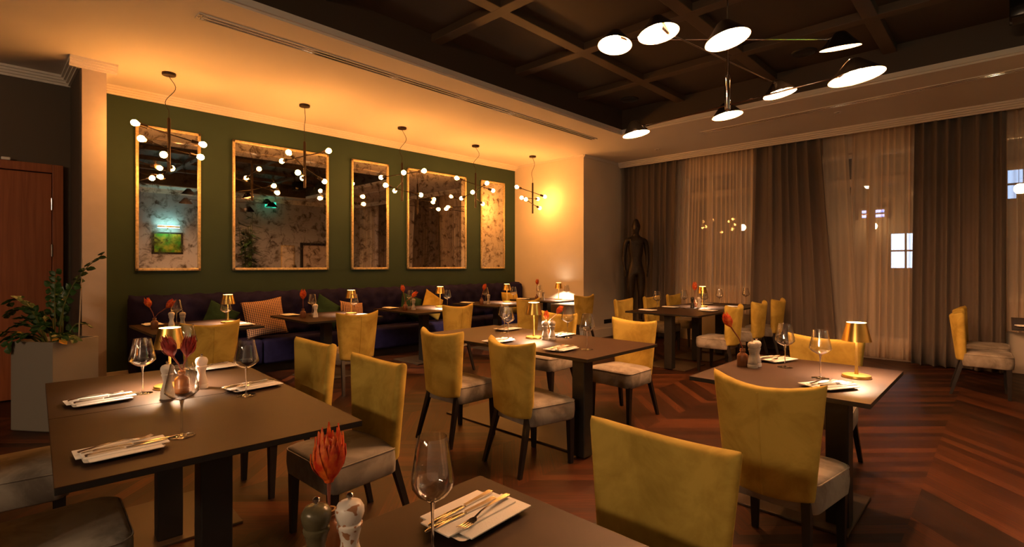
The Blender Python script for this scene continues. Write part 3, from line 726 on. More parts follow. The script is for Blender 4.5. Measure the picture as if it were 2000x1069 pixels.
# ------------------------------------------------------------------ chairs
def make_chair(seam):
    r = root('dining_chair', (0, 0, 0), 0, '', 'chair')
    # seat cushion
    def outline(wf, wb, d0, d1, rad, n=6):
        pts = []
        for (cx, cy, a0) in ((wf - rad, d1 - rad, 0), (-wf + rad, d1 - rad, PI / 2), (-wb + rad, d0 + rad, PI), (wb - rad, d0 + rad, 1.5 * PI)):
            for i in range(n + 1):
                a = a0 + PI / 2 * i / n; pts.append((cx + rad * math.cos(a), cy + rad * math.sin(a)))
        return pts
    def ring(wf, wb, d0, d1, rad, z, zf=0): return [(x, y, z + zf * (y - d0) / (d1 - d0)) for x, y in outline(wf, wb, d0, d1, rad)]
    rings = [ring(.10, .09, -.10, .12, .05, .318), ring(.225, .205, -.165, .225, .05, .318), ring(.235, .212, -.175, .238, .055, .326), ring(.240, .214, -.178, .245, .058, .38), ring(.238, .212, -.178, .244, .058, .432),
             ring(.232, .207, -.173, .238, .058, .452), ring(.215, .195, -.155, .220, .06, .464), ring(.16, .145, -.11, .16, .06, .470), ring(.08, .07, -.05, .08, .04, .473)]
    st = MB().loops(rings).build('seat', M['grey'], r, angle=70)
    pip = [(x, y, .447) for x, y in outline(.2365, .2115, -.177, .2425, .058)]
    MB().tube(pip + [pip[0]], .0035, 6).build('piping', M['grey'], st)
    # backrest
    def band(sg):
        S = [-1, -.985, -.955, -.91, -.85, -.7, -.5, -.3, -.1, 0, .1, .3, .5, .7, .85, .91, .955, .985, 1]
        T = [0, .01, .03, .06, .12, .25, .4, .55, .7, .82, .9, .95, .975, .99, 1]
        def fn(a, b):
            s = S[round(a * (len(S) - 1))]; t = T[round(b * (len(T) - 1))]
            w = .198 + .052 * t ** 1.1
            ft = 1 if abs(s) < .85 else math.sqrt(max(0, 1 - ((abs(s) - .85) / .15) ** 2))
            gt = 1
            if t > .95: gt = math.sqrt(max(0, 1 - ((t - .95) / .05) ** 2))
            if t < .04: gt = math.sqrt(max(0, 1 - ((.04 - t) / .04) ** 2))
            th = .036 * min(ft, 1) * gt
            z = .375 + .505 * t + .036 * (s * s - .45) * t * t - .02 * (1 - t) * (1 - s * s) * 1.0
            y = -.182 - .062 * t + .075 * s * s * (.35 + .65 * t)
            return (s * w, y + sg * th, z)
        return fn, len(S) - 1, len(T) - 1
    mb = MB()
    for sg in (1, -1): f, a, b = band(sg); mb.grid(f, a, b)
    bk = mb.build('backrest', M['yellow'], r, angle=180, weld=.0004)
    if seam:
        f, a, b = band(-1); pts = [f(.5, j / b) for j in range(2, b - 2)]
        MB().tube([(x, y - .0015, z) for x, y, z in pts], .0045, 6).build('seam', M['yellow'], bk)
    # legs
    def leg(x0, y0, z1, x1, y1, w0, w1):
        R = []
        for t in (0, 1):
            x, y, z, w = x0 + (x1 - x0) * t, y0 + (y1 - y0) * t, z1 * t, w0 + (w1 - w0) * t
            R.append([(x - w, y - w, z), (x + w, y - w, z), (x + w, y + w, z), (x - w, y + w, z)])
        return MB().loops(R).build('leg', M['legs'], r, smooth=False)
    leg(.203, .205, .33, .203, .200, .014, .022); leg(-.203, .205, .33, -.203, .200, .014, .022)
    leg(.203, -.262, .385, .166, -.160, .013, .019); leg(-.203, -.262, .385, -.166, -.160, .013, .019)
    return r
CH = {0: Proto(lambda: make_chair(False)), 1: Proto(lambda: make_chair(True))}
FU, FV, BU, BV = -PI / 2, 0, PI / 2, PI      # facing +u, +v, -u, -v
Y = 'mustard velvet chair '
CHAIRS = [
 (.15, 2.46, FU - .05, 0, 'at the joined tables, nearest the camera, only its seat showing'),
 (.07, 3.41, FU - .05, 0, 'at the planter end of the joined tables, only the seat showing'),
 (1.36, 2.52, BU + .03, 0, 'facing the joined tables, nearer of the two by the bottom table'),
 (1.42, 3.42, BU + .05, 0, 'facing the joined tables, farther from the camera of the two'),
 (1.275, .77, BU, 0, 'at the bottom edge table, its mustard front filling the view'),
 (2.755, 3.28, FU + .03, 0, 'backing the joined tables, at the bench end of the middle table'),
 (2.755, 2.475, FU - .14, 0, 'with a white tag, its back to the camera, at the middle table'),
 (4.20, 2.60, BU - .06, 0, 'on the curtain side of the middle table, grey seat fully seen'),
 (4.26, 3.56, BU, 0, 'on the curtain side of the long middle table, behind the flower'),
 (2.69, .79, FU - .06, 1, 'with a seamed back facing the camera, at the brass lamp table'),
 (4.12, .96, BU, 0, 'across the brass lamp table, behind the tall lamp'),
 (1.48, 5.46, FV, 1, 'at the first bench table from the planter'),
 (2.93, 5.38, FV - .06, 1, 'at the second bench table from the planter'),
 (4.43, 5.44, FV - .05, 1, 'at the third bench table from the planter'),
 (5.98, 5.58, FV - .05, 0, 'at the fourth bench table from the planter'),
 (7.42, 5.55, FV - .1, 0, 'at the bench table against the cream end wall'),
 (6.92, 4.10, BV, 0, 'across the window row, nearest of three to the pale wall corner'),
 (7.86, 4.14, BV, 0, 'across the window row, middle of three before the statue'),
 (8.70, 4.16, BV, 0, 'across the window row, farthest of three before the statue'),
 (6.86, 2.76, FV, 0, 'on the near side of the window row, grey seat showing'),
 (7.80, 2.76, FV, 0, 'on the near side of the window row, middle of three'),
 (8.58, 2.74, FV, 0, 'on the near side of the window row, beside the taupe curtain'),
 (7.62, .20, BV + .06, 0, 'at the corner table, nearer of two beside the last taupe curtain'),
 (8.42, .22, BV, 0, 'at the corner table, farther of two against the taupe curtain'),
]
tagchair = None
for (u, v, rz, sm, lab) in CHAIRS:
    o = CH[sm].put((u, v, 0), rz, Y + lab, 'mustard velvet dining chairs')
    if 'a white tag' in lab: tagchair = o
MB().box(.214, .19, .255, .222, .215, .30, .002).build('care_tag', M['tag'], tagchair)

# ------------------------------------------------------------------ table lamps
def make_lamp():
    r = root('table_lamp', (0, 0, 0), 0, '', 'table lamp')
    MB().lathe([(0, 0), (.070, 0), (.073, .003), (.073, .013), (.070, .017), (.020, .020), (0, .020)], 36).build('base', M['brass'], r)
    MB().lathe([(.011, .018), (.010, .03), (.0065, .10), (.006, .20), (.007, .285)], 16).build('stem', M['brass'], r)
    s = MB().lathe([(.0735, .212), (.075, .212), (.0505, .319), (.049, .319), (.0735, .212)], 40).build('lamp_shade', M['brass'], r)
    MB().lathe([(0, .314), (.0485, .314), (.0485, .311), (0, .311)], 28).build('diffuser', M['lampglow'], s)
    MB().lathe([(0, .257), (.035, .257), (.035, .263), (0, .263)], 24).build('led_plate', M['lampglow'], s)
    L = bpy.data.lights.new('lamp_led', 'AREA'); L.shape = 'DISK'; L.size = .06; L.energy = LAMP_W; L.color = (1, .70, .47)
    lo = bpy.data.objects.new('lamp_led', L); COL.objects.link(lo); lo.location = (0, 0, .255); lo.parent = r
    return r
LAMP_W = 5.8
LP = Proto(make_lamp)
LAMPS = [(.70, 3.20, 'on the joined tables behind the dark red flowers'), (3.43, 3.04, 'in the middle of the long middle table'), (3.525, .63, 'on the table before the balcony curtains, tallest in view'),
 (1.95, 6.35, 'on the first bench table from the planter'), (3.45, 6.32, 'on the second bench table from the planter'), (4.97, 6.35, 'on the third bench table from the planter'),
 (6.46, 6.36, 'on the fourth bench table from the planter'), (7.64, 6.14, 'lighting the cream end wall'), (7.86, 3.44, 'on the window row before the sash window')]
for u, v, l in LAMPS: LP.put((u, v, ZT), 0, 'brass table lamp ' + l, 'brass table lamps')

# ------------------------------------------------------------------ glasses
def make_glass(big):
    r = root('wine_glass', (0, 0, 0), 0, '', 'wine glass')
    if big: P = [(.004, .136), (.018, .140), (.040, .152), (.0565, .168), (.058, .174), (.055, .190), (.047, .228), (.0375, .277)]; zb, ft = .138, .045
    else: P = [(.004, .127), (.016, .130), (.034, .142), (.045, .158), (.0475, .174), (.0455, .195), (.040, .232), (.033, .270)]; zb, ft = .129, .038
    inner = [(max(.0005, x - .0011), z + (.0012 if i < 2 else .0004)) for i, (x, z) in enumerate(P)]
    prof = P + [(P[-1][0] - .0006, P[-1][1] + .0007)] + inner[::-1]
    MB().lathe(prof, 32).build('bowl', M['glass'], r, angle=60)
    MB().lathe([(.0035, .010), (.0032, .03), (.0034, .09), (.0045, .118), (.0085, zb + .001)], 14).build('stem', M['solidglass'], r)
    MB().lathe([(0, .0005), (ft * .9, 0), (ft, .0014), (ft * .95, .0026), (ft * .5, .0042), (.0065, .0075), (.0035, .0105)], 32).build('foot', M['solidglass'], r, angle=60)
    return r
GB = Proto(lambda: make_glass(True)); GS = Proto(lambda: make_glass(False))
GLASSES = [(.572, 3.155, 'beside the white mill on the joined tables'), (.534, 2.262, 'in front of the amber bottle, nearest on the joined tables'), (.90, 3.70, 'before the first bench chair, at the far corner of the joined tables'), (.923, 2.733, 'past the seam near the napkin, at the aisle edge of the joined tables'),
 (3.52, 3.50, 'at the bench end of the long middle table, curtain side'), (3.265, 3.20, 'before the lamp on the long middle table'), (3.66, 2.84, 'behind the stone mills on the long middle table'), (3.255, 2.334, 'at the near corner of the long middle table'),
 (3.36, .776, 'next to the lamp on the brass lamp table'), (3.56, 1.02, 'near the mills on the brass lamp table'),
 (1.48, 6.48, 'behind the flowers on the first bench table'), (1.86, 6.12, 'beside the lamp on the first bench table'), (2.98, 6.46, 'behind the flower on the second bench table'), (3.36, 6.08, 'before the lamp on the second bench table'),
 (4.48, 6.44, 'behind the flowers on the third bench table'), (4.93, 6.12, 'beside the lamp on the third bench table'), (5.98, 6.40, 'beside the flower on the fourth bench table'), (6.40, 6.14, 'beside the lamp on the fourth bench table'),
 (7.40, 6.42, 'beside the flower on the end wall table'), (7.68, 5.98, 'before the lamp on the end wall table'),
 (6.75, 3.62, 'at the near end of the window row'), (7.35, 3.50, 'second from the near end of the window row'), (7.42, 3.22, 'before the dark mill on the window row'), (8.12, 3.28, 'beside the lamp on the window row'), (8.28, 3.60, 'behind the lamp on the window row'), (8.75, 3.1, 'at the far end of the window row')]
for u, v, l in GLASSES: GB.put((u, v, ZT), random.uniform(0, 6), 'wine glass ' + l, 'large wine glasses')
GS.put((.698, .919, ZT), 0, 'slim empty wine glass on the table cut off by the bottom edge')

# ------------------------------------------------------------------ mills, bottles, flowers
def make_mill(mat, sc=1., knob='chrome'):
    r = root('pepper_mill', (0, 0, 0), 0, '', 'mill')
    MB().lathe([(0, 0), (.030, 0), (.031, .004), (.0305, .020), (.028, .024), (.0295, .030), (.0265, .045), (.0185, .075), (.0180, .085), (.0235, .108), (.0260, .112), (.0260, .118), (.0225, .121), (0, .121)], 24).build('body', mat, r)
    MB().lathe([(0, .1215), (.0230, .1215), (.0255, .126), (.0295, .140), (.0290, .150), (.0235, .160), (.012, .165), (0, .166)], 24).build('cap', mat, r)
    MB().lathe([(0, .164), (.004, .164), (.004, .170), (.0075, .173), (.0075, .178), (.004, .181), (0, .182)], 14).build('knob', M['chrome'], r)
    r.scale = (sc,) * 3
    return r
def make_bottle(mat):
    r = root('bottle_vase', (0, 0, 0), 0, '', 'vase')
    MB().lathe([(0, .0), (.030, 0), (.033, .004), (.033, .066), (.030, .076), (.015, .088), (.013, .092), (.013, .104), (.0165, .106), (.0165, .112), (.011, .112), (.0105, .09), (.026, .072), (.029, .01), (0, .008)], 26).build('bottle', mat, r)
    MB().lathe([(.0155, .094), (.018, .096), (.018, .102), (.0155, .104)], 20).build('neck_ring', mat, r)
    return r
def make_flower(bloom, stem, L, dx, dy, sc, petals=40, seed=1):
    rnd = random.Random(seed)
    r = root('protea_flower', (0, 0, 0), 0, '', 'flower')
    top = Vector((dx, dy, L)); ax = Vector((dx * 1.5, dy * 1.5, L)).normalized()
    MB().tube([(0, 0, .0), (0, 0, .095), (dx * .3, dy * .3, .095 + (L - .095) * .45), top], [.003, .003, .0035, .005], 8).build('stem', stem, r)
    q = ax.to_track_quat('Z', 'Y').to_matrix().to_4x4(); q.translation = top
    mb = MB()
    mb.lathe([(0, 0), (.007, .002), (.018, .03), (.020, .05), (.012, .075), (0, .085)], 12, mtx=q @ Matrix.Diagonal((sc, sc, sc, 1)))
    for k in range(petals):
        lay = k / petals; az = k * 2.39996; hgt = (.062 + .048 * lay + rnd.uniform(-.012, .010)) * sc
        w = (.0082 + .002 * (1 - lay)) * sc; open_ = .34 - .28 * lay
        R = []
        for t in (0, .2, .45, .7, .88, 1):
            rad = (.006 + .027 * math.sin(min(1, t * 1.35) * PI / 2) * (1 - .45 * lay) - .009 * max(0, t - .55) * (.2 + lay)) * sc
            ww = w * max(.04, math.sin(PI * (t * .80 + .16))) ; zz = hgt * t + .004 * (1 - lay) * sc
            c = Vector((math.cos(az) * rad, math.sin(az) * rad, zz)); sd = Vector((-math.sin(az), math.cos(az), 0)); n = Vector((math.cos(az), math.sin(az), 0))
            R.append([q @ (c - sd * ww), q @ (c + n * .0022 * sc), q @ (c + sd * ww), q @ (c - n * .0008)])
        mb.loops(R)
    mb.build('bloom', bloom, r, angle=50)
    return r
MW = Proto(lambda: make_mill(M['millw'])); MS = Proto(lambda: make_mill(M['stone'])); MD = Proto(lambda: make_mill(M['darkmill']))
MK = Proto(lambda: make_mill(M['mill'])); MO = Proto(lambda: make_mill(M['olive']))
BA = Proto(lambda: make_bottle(M['amber'])); BC = Proto(lambda: make_bottle(M['copper']))
gm, gb, gf = 'salt and pepper mills', 'bottle vases', 'protea flowers'
MK.put((.530, .977, ZT), .4, 'white mill with brown specks on the table at the bottom edge', gm)
MO.put((.473, 1.007, ZT), 0, 'olive stone mill on the table at the bottom edge', gm)
BC.put((.535, 1.078, ZT), 0, 'copper brown bottle vase behind the speckled mill', gb)
MW.put((.637, 2.957, ZT), 0, 'white mill beside the amber bottle on the joined tables', gm)
copy_tree(MW.o, (.815, 3.07, ZT), 1, 'white mill half hidden behind the amber bottle', gm)
BA.put((.715, 3.03, ZT), 0, 'amber glass bottle vase on the joined tables', gb)
MS.put((3.42, 2.90, ZT), 0, 'veined stone mill beside the lamp on the long middle table', gm)
copy_tree(MS.o, (3.475, 2.865, ZT), 2, 'veined stone mill nearer the flowers on the long middle table', gm)
copy_tree(BC.o, (3.50, 2.95, ZT), 0, 'copper bottle vase behind the stone mills', gb)
copy_tree(BC.o, (3.415, 1.23, ZT), 0, 'copper brown bottle vase on the brass lamp table', gb)
copy_tree(MS.o, (3.405, 1.165, ZT), 1, 'grey stone mill on the brass lamp table', gm)
copy_tree(MW.o, (3.475, 1.165, ZT), 0, 'white mill on the brass lamp table', gm)
for i, ((a, b), n) in enumerate(zip(BT, BN)):
    bu = (1.24, 2.78, 4.28, 5.78, 7.17)[i]
    copy_tree(BC.o, (bu, 6.28, ZT), 0, 'copper brown bottle vase on the ' + n, gb)
    if i in (0, 1): copy_tree(MW.o, (bu + .14, 6.24, ZT), 0, 'white mill on the ' + n, gm)
    if i in (0,): copy_tree(MD.put((bu + .22, 6.20, ZT), 0, 'dark mill on the ' + n, gm) if False else MS.o, (bu + .22, 6.16, ZT), 0, 'grey stone mill on the ' + n, gm)
    if i in (2, 3, 4): copy_tree(MS.o, (bu + .10, 6.22, ZT), 0, 'grey stone mill on the ' + n, gm)
MD.put((7.55, 3.46, ZT), 0, 'black mill on the window row', gm)
copy_tree(MW.o, (7.655, 3.40, ZT), 0, 'white mill on the window row', gm)
copy_tree(BC.o, (7.72, 3.50, ZT), 0, 'copper bottle vase on the window row', gb)

def fl(loc, kind, L, dx, dy, sc, seed, label):
    o = make_flower(M['bloom'] if kind else M['bloomdark'], M['stempale'] if kind == 2 else M['stemred'], L, dx, dy, sc, seed=seed)
    o.location = loc; tag(o, label, 'flower', gf)
fl((.535, 1.078, ZT + .02), 1, .145, .006, .012, 1.15, 1, 'large red and orange protea above the speckled mill')
fl((.712, 3.034, ZT + .02), 0, .165, -.032, .012, 1.05, 2, 'dark red protea leaning toward the planter on the joined tables')
fl((.719, 3.026, ZT + .02), 0, .165, .012, -.02, 1.05, 3, 'dark red protea standing in front of the brass lamp on the joined tables')
fl((3.498, 2.948, ZT + .02), 2, .15, -.015, -.010, .75, 4, 'red protea on a pale stem at the long middle table, lower bloom')
fl((3.502, 2.952, ZT + .02), 2, .20, .058, -.070, .8, 5, 'red protea on a pale stem at the long middle table, upper bloom')
fl((3.415, 1.23, ZT + .02), 1, .23, -.035, .06, .9, 6, 'orange red protea leaning from the bottle on the brass lamp table')
fl((1.238, 6.282, ZT + .02), 1, .20, -.035, .02, 1.0, 7, 'red protea upright on the first bench table')
fl((1.242, 6.278, ZT + .02), 1, .19, .09, -.05, 1.0, 8, 'red protea leaning out on the first bench table')
fl((2.78, 6.28, ZT + .02), 1, .21, .0, .0, 1.15, 9, 'red protea on the second bench table')
fl((4.278, 6.282, ZT + .02), 1, .24, -.015, .02, 1.0, 10, 'red protea on the third bench table, upper of two')
fl((4.282, 6.278, ZT + .02), 1, .165, .075, -.055, 1.0, 11, 'red protea on the third bench table, lower of two')
fl((5.78, 6.28, ZT + .02), 1, .22, .03, -.02, 1.0, 12, 'red protea on the fourth bench table')
fl((7.17, 6.28, ZT + .02), 1, .27, .01, 0, 1.0, 13, 'red protea on the end wall table')
fl((7.72, 3.50, ZT + .02), 1, .24, .0, 0, 1.25, 14, 'red protea on the window row beside the lamp')

# ------------------------------------------------------------------ place settings
def make_plate():
    r = root('side_plate', (0, 0, 0), 0, '', 'plate')
    mb = MB(); rings = []
    def rr(w, d, rad, z):
        pts = []
        for cx, cy, a0 in ((w - rad, d - rad, 0), (-w + rad, d - rad, PI / 2), (-w + rad, -d + rad, PI), (w - rad, -d + rad, 1.5 * PI)):
            for i in range(5): a = a0 + PI / 2 * i / 4; pts.append((cx + rad * math.cos(a), cy + rad * math.sin(a), z))
        return pts
    mb.loops([rr(.075, .045, .012, 0), rr(.08, .05, .014, .002), rr(.112, .076, .016, .010), rr(.113, .077, .016, .0115), rr(.109, .073, .016, .0115), rr(.085, .055, .014, .006), rr(.05, .03, .01, .005)])
    mb.build('dish', M['white'], r, angle=35)
    return r
def make_napkin():
    r = root('folded_napkin', (0, 0, 0), 0, '', 'napkin')
    MB().box(-.092, -.086, .0, .128, .020, .004, .0015).build('lower_fold', M['linen'], r)
    MB().box(-.104, .012, .0, .100, .088, .004, .0015).build('side_fold', M['linen'], r)
    MB().box(-.128, -.046, .0043, .112, .056, .0085, .0015).build('upper_fold', M['linen'], r)
    return r
def make_knife():
    r = root('dinner_knife', (0, 0, 0), 0, '', 'knife')
    MB().loops([[(x, -w, z0), (x, w, z0), (x, w, z1), (x, -w, z1)] for x, w, z0, z1 in ((.005, .0045, 0, .005), (.03, .0048, 0, .0055), (.075, .006, 0, .006), (.105, .0078, 0, .007), (.112, .006, .001, .006))]).build('handle', M['steel'], r)
    MB().prism([(0, -.008), (0, .006), (-.06, .010), (-.10, .009), (-.122, .002), (-.126, -.006), (-.10, -.0085)], .0015, .0032, .0005).build('blade', M['steel'], r)
    return r
def make_fork():
    r = root('dinner_fork', (0, 0, 0), 0, '', 'fork')
    MB().loops([[(x, -w, z - .0013), (x, w, z - .0013), (x, w, z + .0013), (x, -w, z + .0013)] for x, w, z in ((-.045, .003, .006), (-.02, .0026, .011), (.02, .003, .012), (.07, .0065, .009), (.10, .0085, .006), (.108, .006, .0055))]).build('handle', M['steel'], r)
    mb = MB(); mb.loops([[(x, -w, z - .0009), (x, w, z - .0009), (x, w, z + .0009), (x, -w, z + .0009)] for x, w, z in ((-.043, .003, .006), (-.052, .010, .0035), (-.068, .0115, .002))])
    for k in range(4):
        y = -.0097 + k * .0065; mb.loops([[(x, y - w, z - .0009), (x, y + w, z - .0009), (x, y + w, z + .0009), (x, y - w, z + .0009)] for x, w, z in ((-.066, .0018, .002), (-.09, .0015, .0025), (-.108, .0007, .007))])
    mb.build('tines', M['steel'], r)
    return r
PL, NP, KN, FK = Proto(make_plate), Proto(make_napkin), Proto(make_knife), Proto(make_fork)
def setting(u, v, rz, where, cutlery=True):
    PL.put((u, v, ZT), rz, 'white plate ' + where, 'white plates')
    NP.put((u, v, ZT + .0120), rz, 'folded white napkin ' + where, 'folded napkins')
    if not cutlery: return
    c, s = math.cos(rz), math.sin(rz)
    def at(x, y): return (u + c * x - s * y, v + s * x + c * y)
    z = ZT + .0208
    KN.put((*at(-.005, .034), z), rz + .05, 'knife farther from the fork, ' + where, 'table knives')
    KN.put((*at(-.03, .006), z), rz - .03, 'knife next to the fork, ' + where, 'table knives')
    FK.put((*at(.012, -.030), z + .0005), rz + .16, 'fork ' + where, 'forks')
setting(.40, 3.10, PI + .05, 'on the joined tables, on the planter side of the seam')
setting(.345, 2.215, PI, 'on the joined tables, at the near corner')
setting(1.02, 3.60, .0, 'on the joined tables, before the first bench chair')
setting(1.00, 2.90 + .06 - .08, .1, 'on the joined tables, by the aisle and the seam')
setting(.880, .985, .05, 'on the table at the bottom edge')
setting(3.06, 3.10, PI, 'on the long middle table, before the lamp')
setting(3.06, 3.72, PI, 'on the long middle table, at the bench corner') if False else None
setting(3.68, 3.62, 0, 'on the long middle table, at the bench end')
setting(3.72, 2.97, 0, 'on the long middle table, behind the mills')
setting(3.10, 2.46, PI + .05, 'on the long middle table, at the near end')
setting(3.14, .68, PI - .5, 'on the brass lamp table, beside the lamp')
setting(3.76, 1.14, -.3, 'on the brass lamp table, past the mills')
for i, n in enumerate(BN):
    a, b = BT[i]
    setting(a + .18, 6.66, PI / 2, 'on the bench side of the ' + n, False)
    if i != 4: setting(b - .14, 5.94, -PI / 2, 'on the aisle side of the ' + n, False)
for u, v, n in ((6.62, 3.70, 'at the near end, statue side'), (7.35, 3.72, 'in the middle, statue side'), (8.12, 3.05, 'beside the lamp'), (7.15, 3.05, 'at the near end, aisle side'), (8.45, 3.66, 'at the window end')):
    setting(u, v, PI / 2, 'on the window row, ' + n, False)
setting(7.62, -.18, PI / 2, 'on the corner table', False)

# ------------------------------------------------------------------ planter and plant
pl = root('square_planter', (.47, 6.06, 0), math.radians(36), 'tall taupe square planter before the mahogany door', 'planter')
mb = MB(); s = .205
def sq(h, z): return [(-h, -h, z), (h, -h, z), (h, h, z), (-h, h, z)]
mb.loops([sq(s - .01, 0), sq(s, .01), sq(s, .757), sq(s - .004, .76), sq(s - .018, .76), sq(s - .02, .70), sq(s - .02, .60)], True, True)
mb.build('tub', M['planter'], pl, smooth=False)
MB().box(-s + .022, -s + .022, .601, s - .022, s - .022, .72).build('soil', M['soil'], pl, smooth=False)
zz = root('leafy_plant', (.47, 6.06, .72), 0, 'sprawling green plant with a few yellow leaves in the taupe planter', 'plant')
rnd = random.Random(12); stems = MB(); green = MB(); yel = MB()
def leaflet(mb, p, d, ln, wd, up):
    d = d.normalized(); sd = d.cross(up).normalized() * wd; n = sd.cross(d).normalized()
    e = p + d * ln; m1 = p + d * ln * .35 + n * .006; m2 = p + d * ln * .7 + n * .004
    bmv = [mb.bm.verts.new(x) for x in (p, m1 - sd, m2 - sd * .8, e, m2 + sd * .8, m1 + sd, m1 - n * .012, m2 - n * .012)]
    P, a, b, E, c, dd, k1, k2 = bmv
    for f in ((P, a, k1), (a, b, k2, k1), (b, E, k2), (k2, E, c), (k1, k2, c, dd), (P, k1, dd)): mb.bm.faces.new(f)
def frond(base, mid, tip, n, ln, mb):
    b, m, t = Vector(base), Vector(mid), Vector(tip); pts = []
    for i in range(13):
        k = i / 12; pts.append(b * (1 - k) ** 2 + m * 2 * k * (1 - k) + t * k * k)
    n = max(5, int(n * .62)); stems.tube(pts, [.009 * (1 - .7 * i / 12) for i in range(13)], 6)
    for i in range(n):
        k = .28 + .72 * i / (n - 1); j = min(11, int(k * 12)); f = k * 12 - j
        p = pts[j].lerp(pts[min(12, j + 1)], f); tg = (pts[min(12, j + 1)] - pts[j]).normalized()
        up = Vector((0, 0, 1)) if abs(tg.z) < .85 else Vector((-.7, -.7, .2))
        side = tg.cross(up).normalized() * (1 if i % 2 else -1)
        up2 = side.cross(tg)
        leaflet(mb, p, side * .8 + tg * .55 + Vector((0, 0, rnd.uniform(-.45, .25))), ln * rnd.uniform(.75, 1.15), ln * .40, up2 if up2.z > 0 else -up2)
def W_(r, f, z): return CR * r + CF * f + Vector((0, 0, z))
frond(W_(.04, -.02, 0), W_(.06, -.05, .52), W_(.42, -.02, .78), 30, .075, green)     # long stem reaching to the pier
for br, bf, mr, mf, mz, tr, tf, tz, n in ((-.01, 0, -.02, 0, .45, .02, -.03, .62, 20), (.03, .02, .04, .02, .30, .07, .0, .47, 16), (-.04, .02, -.08, .04, .35, -.10, .06, .50, 18), (-.05, -.03, -.14, -.05, .46, -.36, -.08, .26, 26), (-.06, -.02, -.22, -.05, .52, -.40, -.02, .36, 26),
    (-.05, -.04, -.15, -.1, .30, -.30, -.16, .12, 22), (-.04, -.06, -.10, -.12, .28, -.16, -.18, .24, 18), (-.08, -.02, -.2, -.12, .18, -.24, -.2, .0, 18), (.05, -.02, .12, -.08, .16, .25, -.1, .05, 20), (.06, .03, .10, .06, .22, .21, .06, .16, 16), (.0, .05, -.05, .15, .4, -.16, .2, .42, 18), (-.03, -.06, -.04, -.14, .28, -.06, -.2, .32, 18),
    (.02, -.06, .03, -.12, .22, .04, -.2, .16, 18), (.06, -.06, .14, -.12, .14, .20, -.18, .08, 16), (-.09, -.06, -.17, -.12, .16, -.30, -.16, .06, 16), (-.02, -.08, -.04, -.16, .16, -.10, -.22, .08, 16), (-.07, .05, -.20, .1, .3, -.34, .14, .20, 18)):
    frond(W_(br, bf, .0), W_(mr, mf, mz), W_(tr, tf, tz), n, .072, green)
frond(W_(-.10, -.05, 0), W_(-.3, -.1, .22), W_(-.42, -.14, .02), 10, .075, yel)
frond(W_(.06, -.05, 0), W_(.16, -.15, .1), W_(.20, -.20, .06), 5, .07, yel)
stems.build('stem', M['stem'], zz); green.build('foliage', M['leaf'], zz, smooth=False); yel.build('yellow_leaves', M['leafy'], zz, smooth=False)
MB().tube([W_(.18, .02, 0), W_(.23, .0, .75)], .005, 8).build('support_stake', M['stake'], zz)

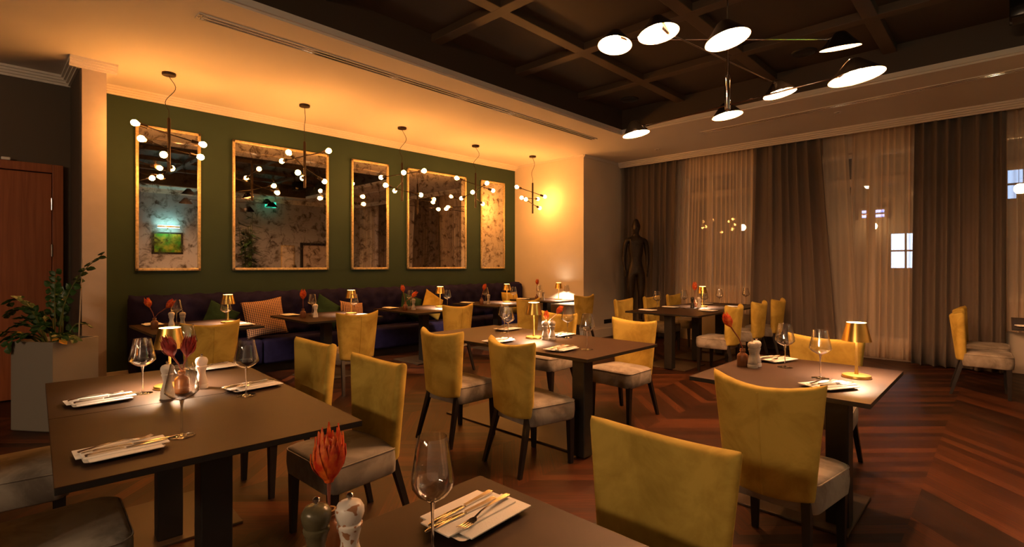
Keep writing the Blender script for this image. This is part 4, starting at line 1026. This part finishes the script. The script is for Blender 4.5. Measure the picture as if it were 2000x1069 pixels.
# ------------------------------------------------------------------ statue
stt = root('standing_statue', (8.62, 5.06, 0), math.radians(-10), 'dark bronze standing nude figure statue in the corner by the curtain', 'statue')
MB().box(-.24, -.24, 0, .24, .24, .33, .008).build('plinth', M['post'], stt, smooth=False)
def skin_fig():
    V = []; E = []; R = []
    def add(p, r, par=None):
        V.append(p); R.append(r); i = len(V) - 1
        if par is not None: E.append((par, i))
        return i
    # facing -y
    pel = add((0, .01, 1.02), (.135, .105)); wst = add((0, .015, 1.16), (.105, .082), pel); rib = add((0, .01, 1.32), (.145, .10), wst); chest = add((0, .015, 1.46), (.165, .105), rib)
    clav = add((0, .02, 1.57), (.12, .075), chest); nk = add((0, .015, 1.66), (.052, .055), clav); jaw = add((0, -.012, 1.73), (.060, .072), nk); hd = add((0, -.005, 1.82), (.082, .098), jaw); cr = add((0, .01, 1.91), (.060, .072), hd); bun = add((0, .015, 1.965), (.026, .03), cr)
    nose = add((0, -.085, 1.79), (.014, .014), hd)
    for s in (1, -1):
        add((s * .078, .0, 1.80), (.014, .02), hd)
        sh = add((s * .185, .02, 1.545), (.056, .058), clav); el = add((s * .222, .035, 1.27), (.036, .040), sh); fa = add((s * .222, .02, 1.17), (.034, .038), el); wr = add((s * .212, -.005, 1.02), (.023, .024), fa); pm = add((s * .208, -.012, .96), (.026, .020), wr)
        for k, (dy, ln) in enumerate(((-.030, .075), (-.012, .085), (.008, .08), (.026, .065))):
            f1 = add((s * .206, dy - .012, .96 - ln * .6), (.0095, .0095), pm); add((s * .202, dy - .018, .96 - ln - .02), (.008, .008), f1)
        t1 = add((s * .195, -.045, .965), (.011, .011), wr); add((s * .192, -.06, .92), (.009, .009), t1)
        hp = add((s * .085, .01, .93), (.098, .10), pel); th = add((s * .095, .005, .72), (.082, .088), hp); kn = add((s * .095, -.005, .50), (.056, .060), th); cf = add((s * .095, .02, .36), (.056, .064), kn); an = add((s * .093, .02, .09), (.034, .038), cf); hl = add((s * .093, .02, .035), (.034, .036), an); ft = add((s * .098, -.10, .028), (.040, .026), hl); add((s * .10, -.16, .024), (.032, .018), ft)
    me = bpy.data.meshes.new('figure'); me.from_pydata(V, E, []); me.update()
    o = bpy.data.objects.new('figure', me); COL.objects.link(o)
    sk = o.modifiers.new('skin', 'SKIN'); sk.use_smooth_shade = True
    for i, d in enumerate(me.skin_vertices[0].data): d.radius = R[i]; d.use_root = (i == 0)
    o.modifiers.new('sub', 'SUBSURF').levels = 2; o.modifiers['sub'].render_levels = 2
    dg = bpy.context.evaluated_depsgraph_get(); m2 = bpy.data.meshes.new_from_object(o.evaluated_get(dg))
    bpy.data.objects.remove(o)
    m2.materials.clear(); m2.materials.append(M['bronze']); m2.polygons.foreach_set('use_smooth', [True] * len(m2.polygons))
    o = bpy.data.objects.new('figure', m2); COL.objects.link(o); return o
fg = skin_fig(); fg.parent = stt; fg.location = (0, 0, .33); fg.rotation_euler = (0, 0, math.radians(-38))

sk = root('socket_strip', (8.66, VS, .30), 0, 'black double wall socket strip low on the return wall', 'socket')
MB().box(-.13, -.014, -.04, .13, -.001, .04, .004).build('faceplate', M['socket'], sk)
for x in (-.085, 0, .085): MB().lathe([(0, 0), (.020, 0), (.020, .006), (.016, .006), (.015, .002), (0, .002)], 18, mtx=Matrix.Translation((x, -.014, 0)) @ Matrix.Rotation(PI / 2, 4, 'X')).build('outlet', M['socket'], sk)

# ------------------------------------------------------------------ camera, world, view
cam = bpy.data.cameras.new('camera'); co = bpy.data.objects.new('camera', cam); COL.objects.link(co)
cam.sensor_width = 36; cam.lens = 36 * 1003 / 2000; cam.shift_y = -16 / 2000; cam.clip_start = .05
co.location = (0, 0, 1.41); co.rotation_euler = (PI / 2, 0, math.atan2(.6944, .7195) - PI / 2)
scn.camera = co
w = bpy.data.worlds.new('night'); scn.world = w; w.use_nodes = True
w.node_tree.nodes['Background'].inputs[0].default_value = (.010, .009, .012, 1); w.node_tree.nodes['Background'].inputs[1].default_value = .6
scn.view_settings.view_transform = 'Standard'; scn.view_settings.look = 'None'; scn.view_settings.gamma = 1
scn.view_settings.use_curve_mapping = False; scn.view_settings.exposure = 2.1
cy = scn.cycles
cy.use_denoising = True; cy.max_bounces = 10; cy.diffuse_bounces = 5; cy.glossy_bounces = 5; cy.transparent_max_bounces = 24
cy.caustics_reflective = False; cy.caustics_refractive = False; cy.sample_clamp_indirect = 6; cy.use_light_tree = True
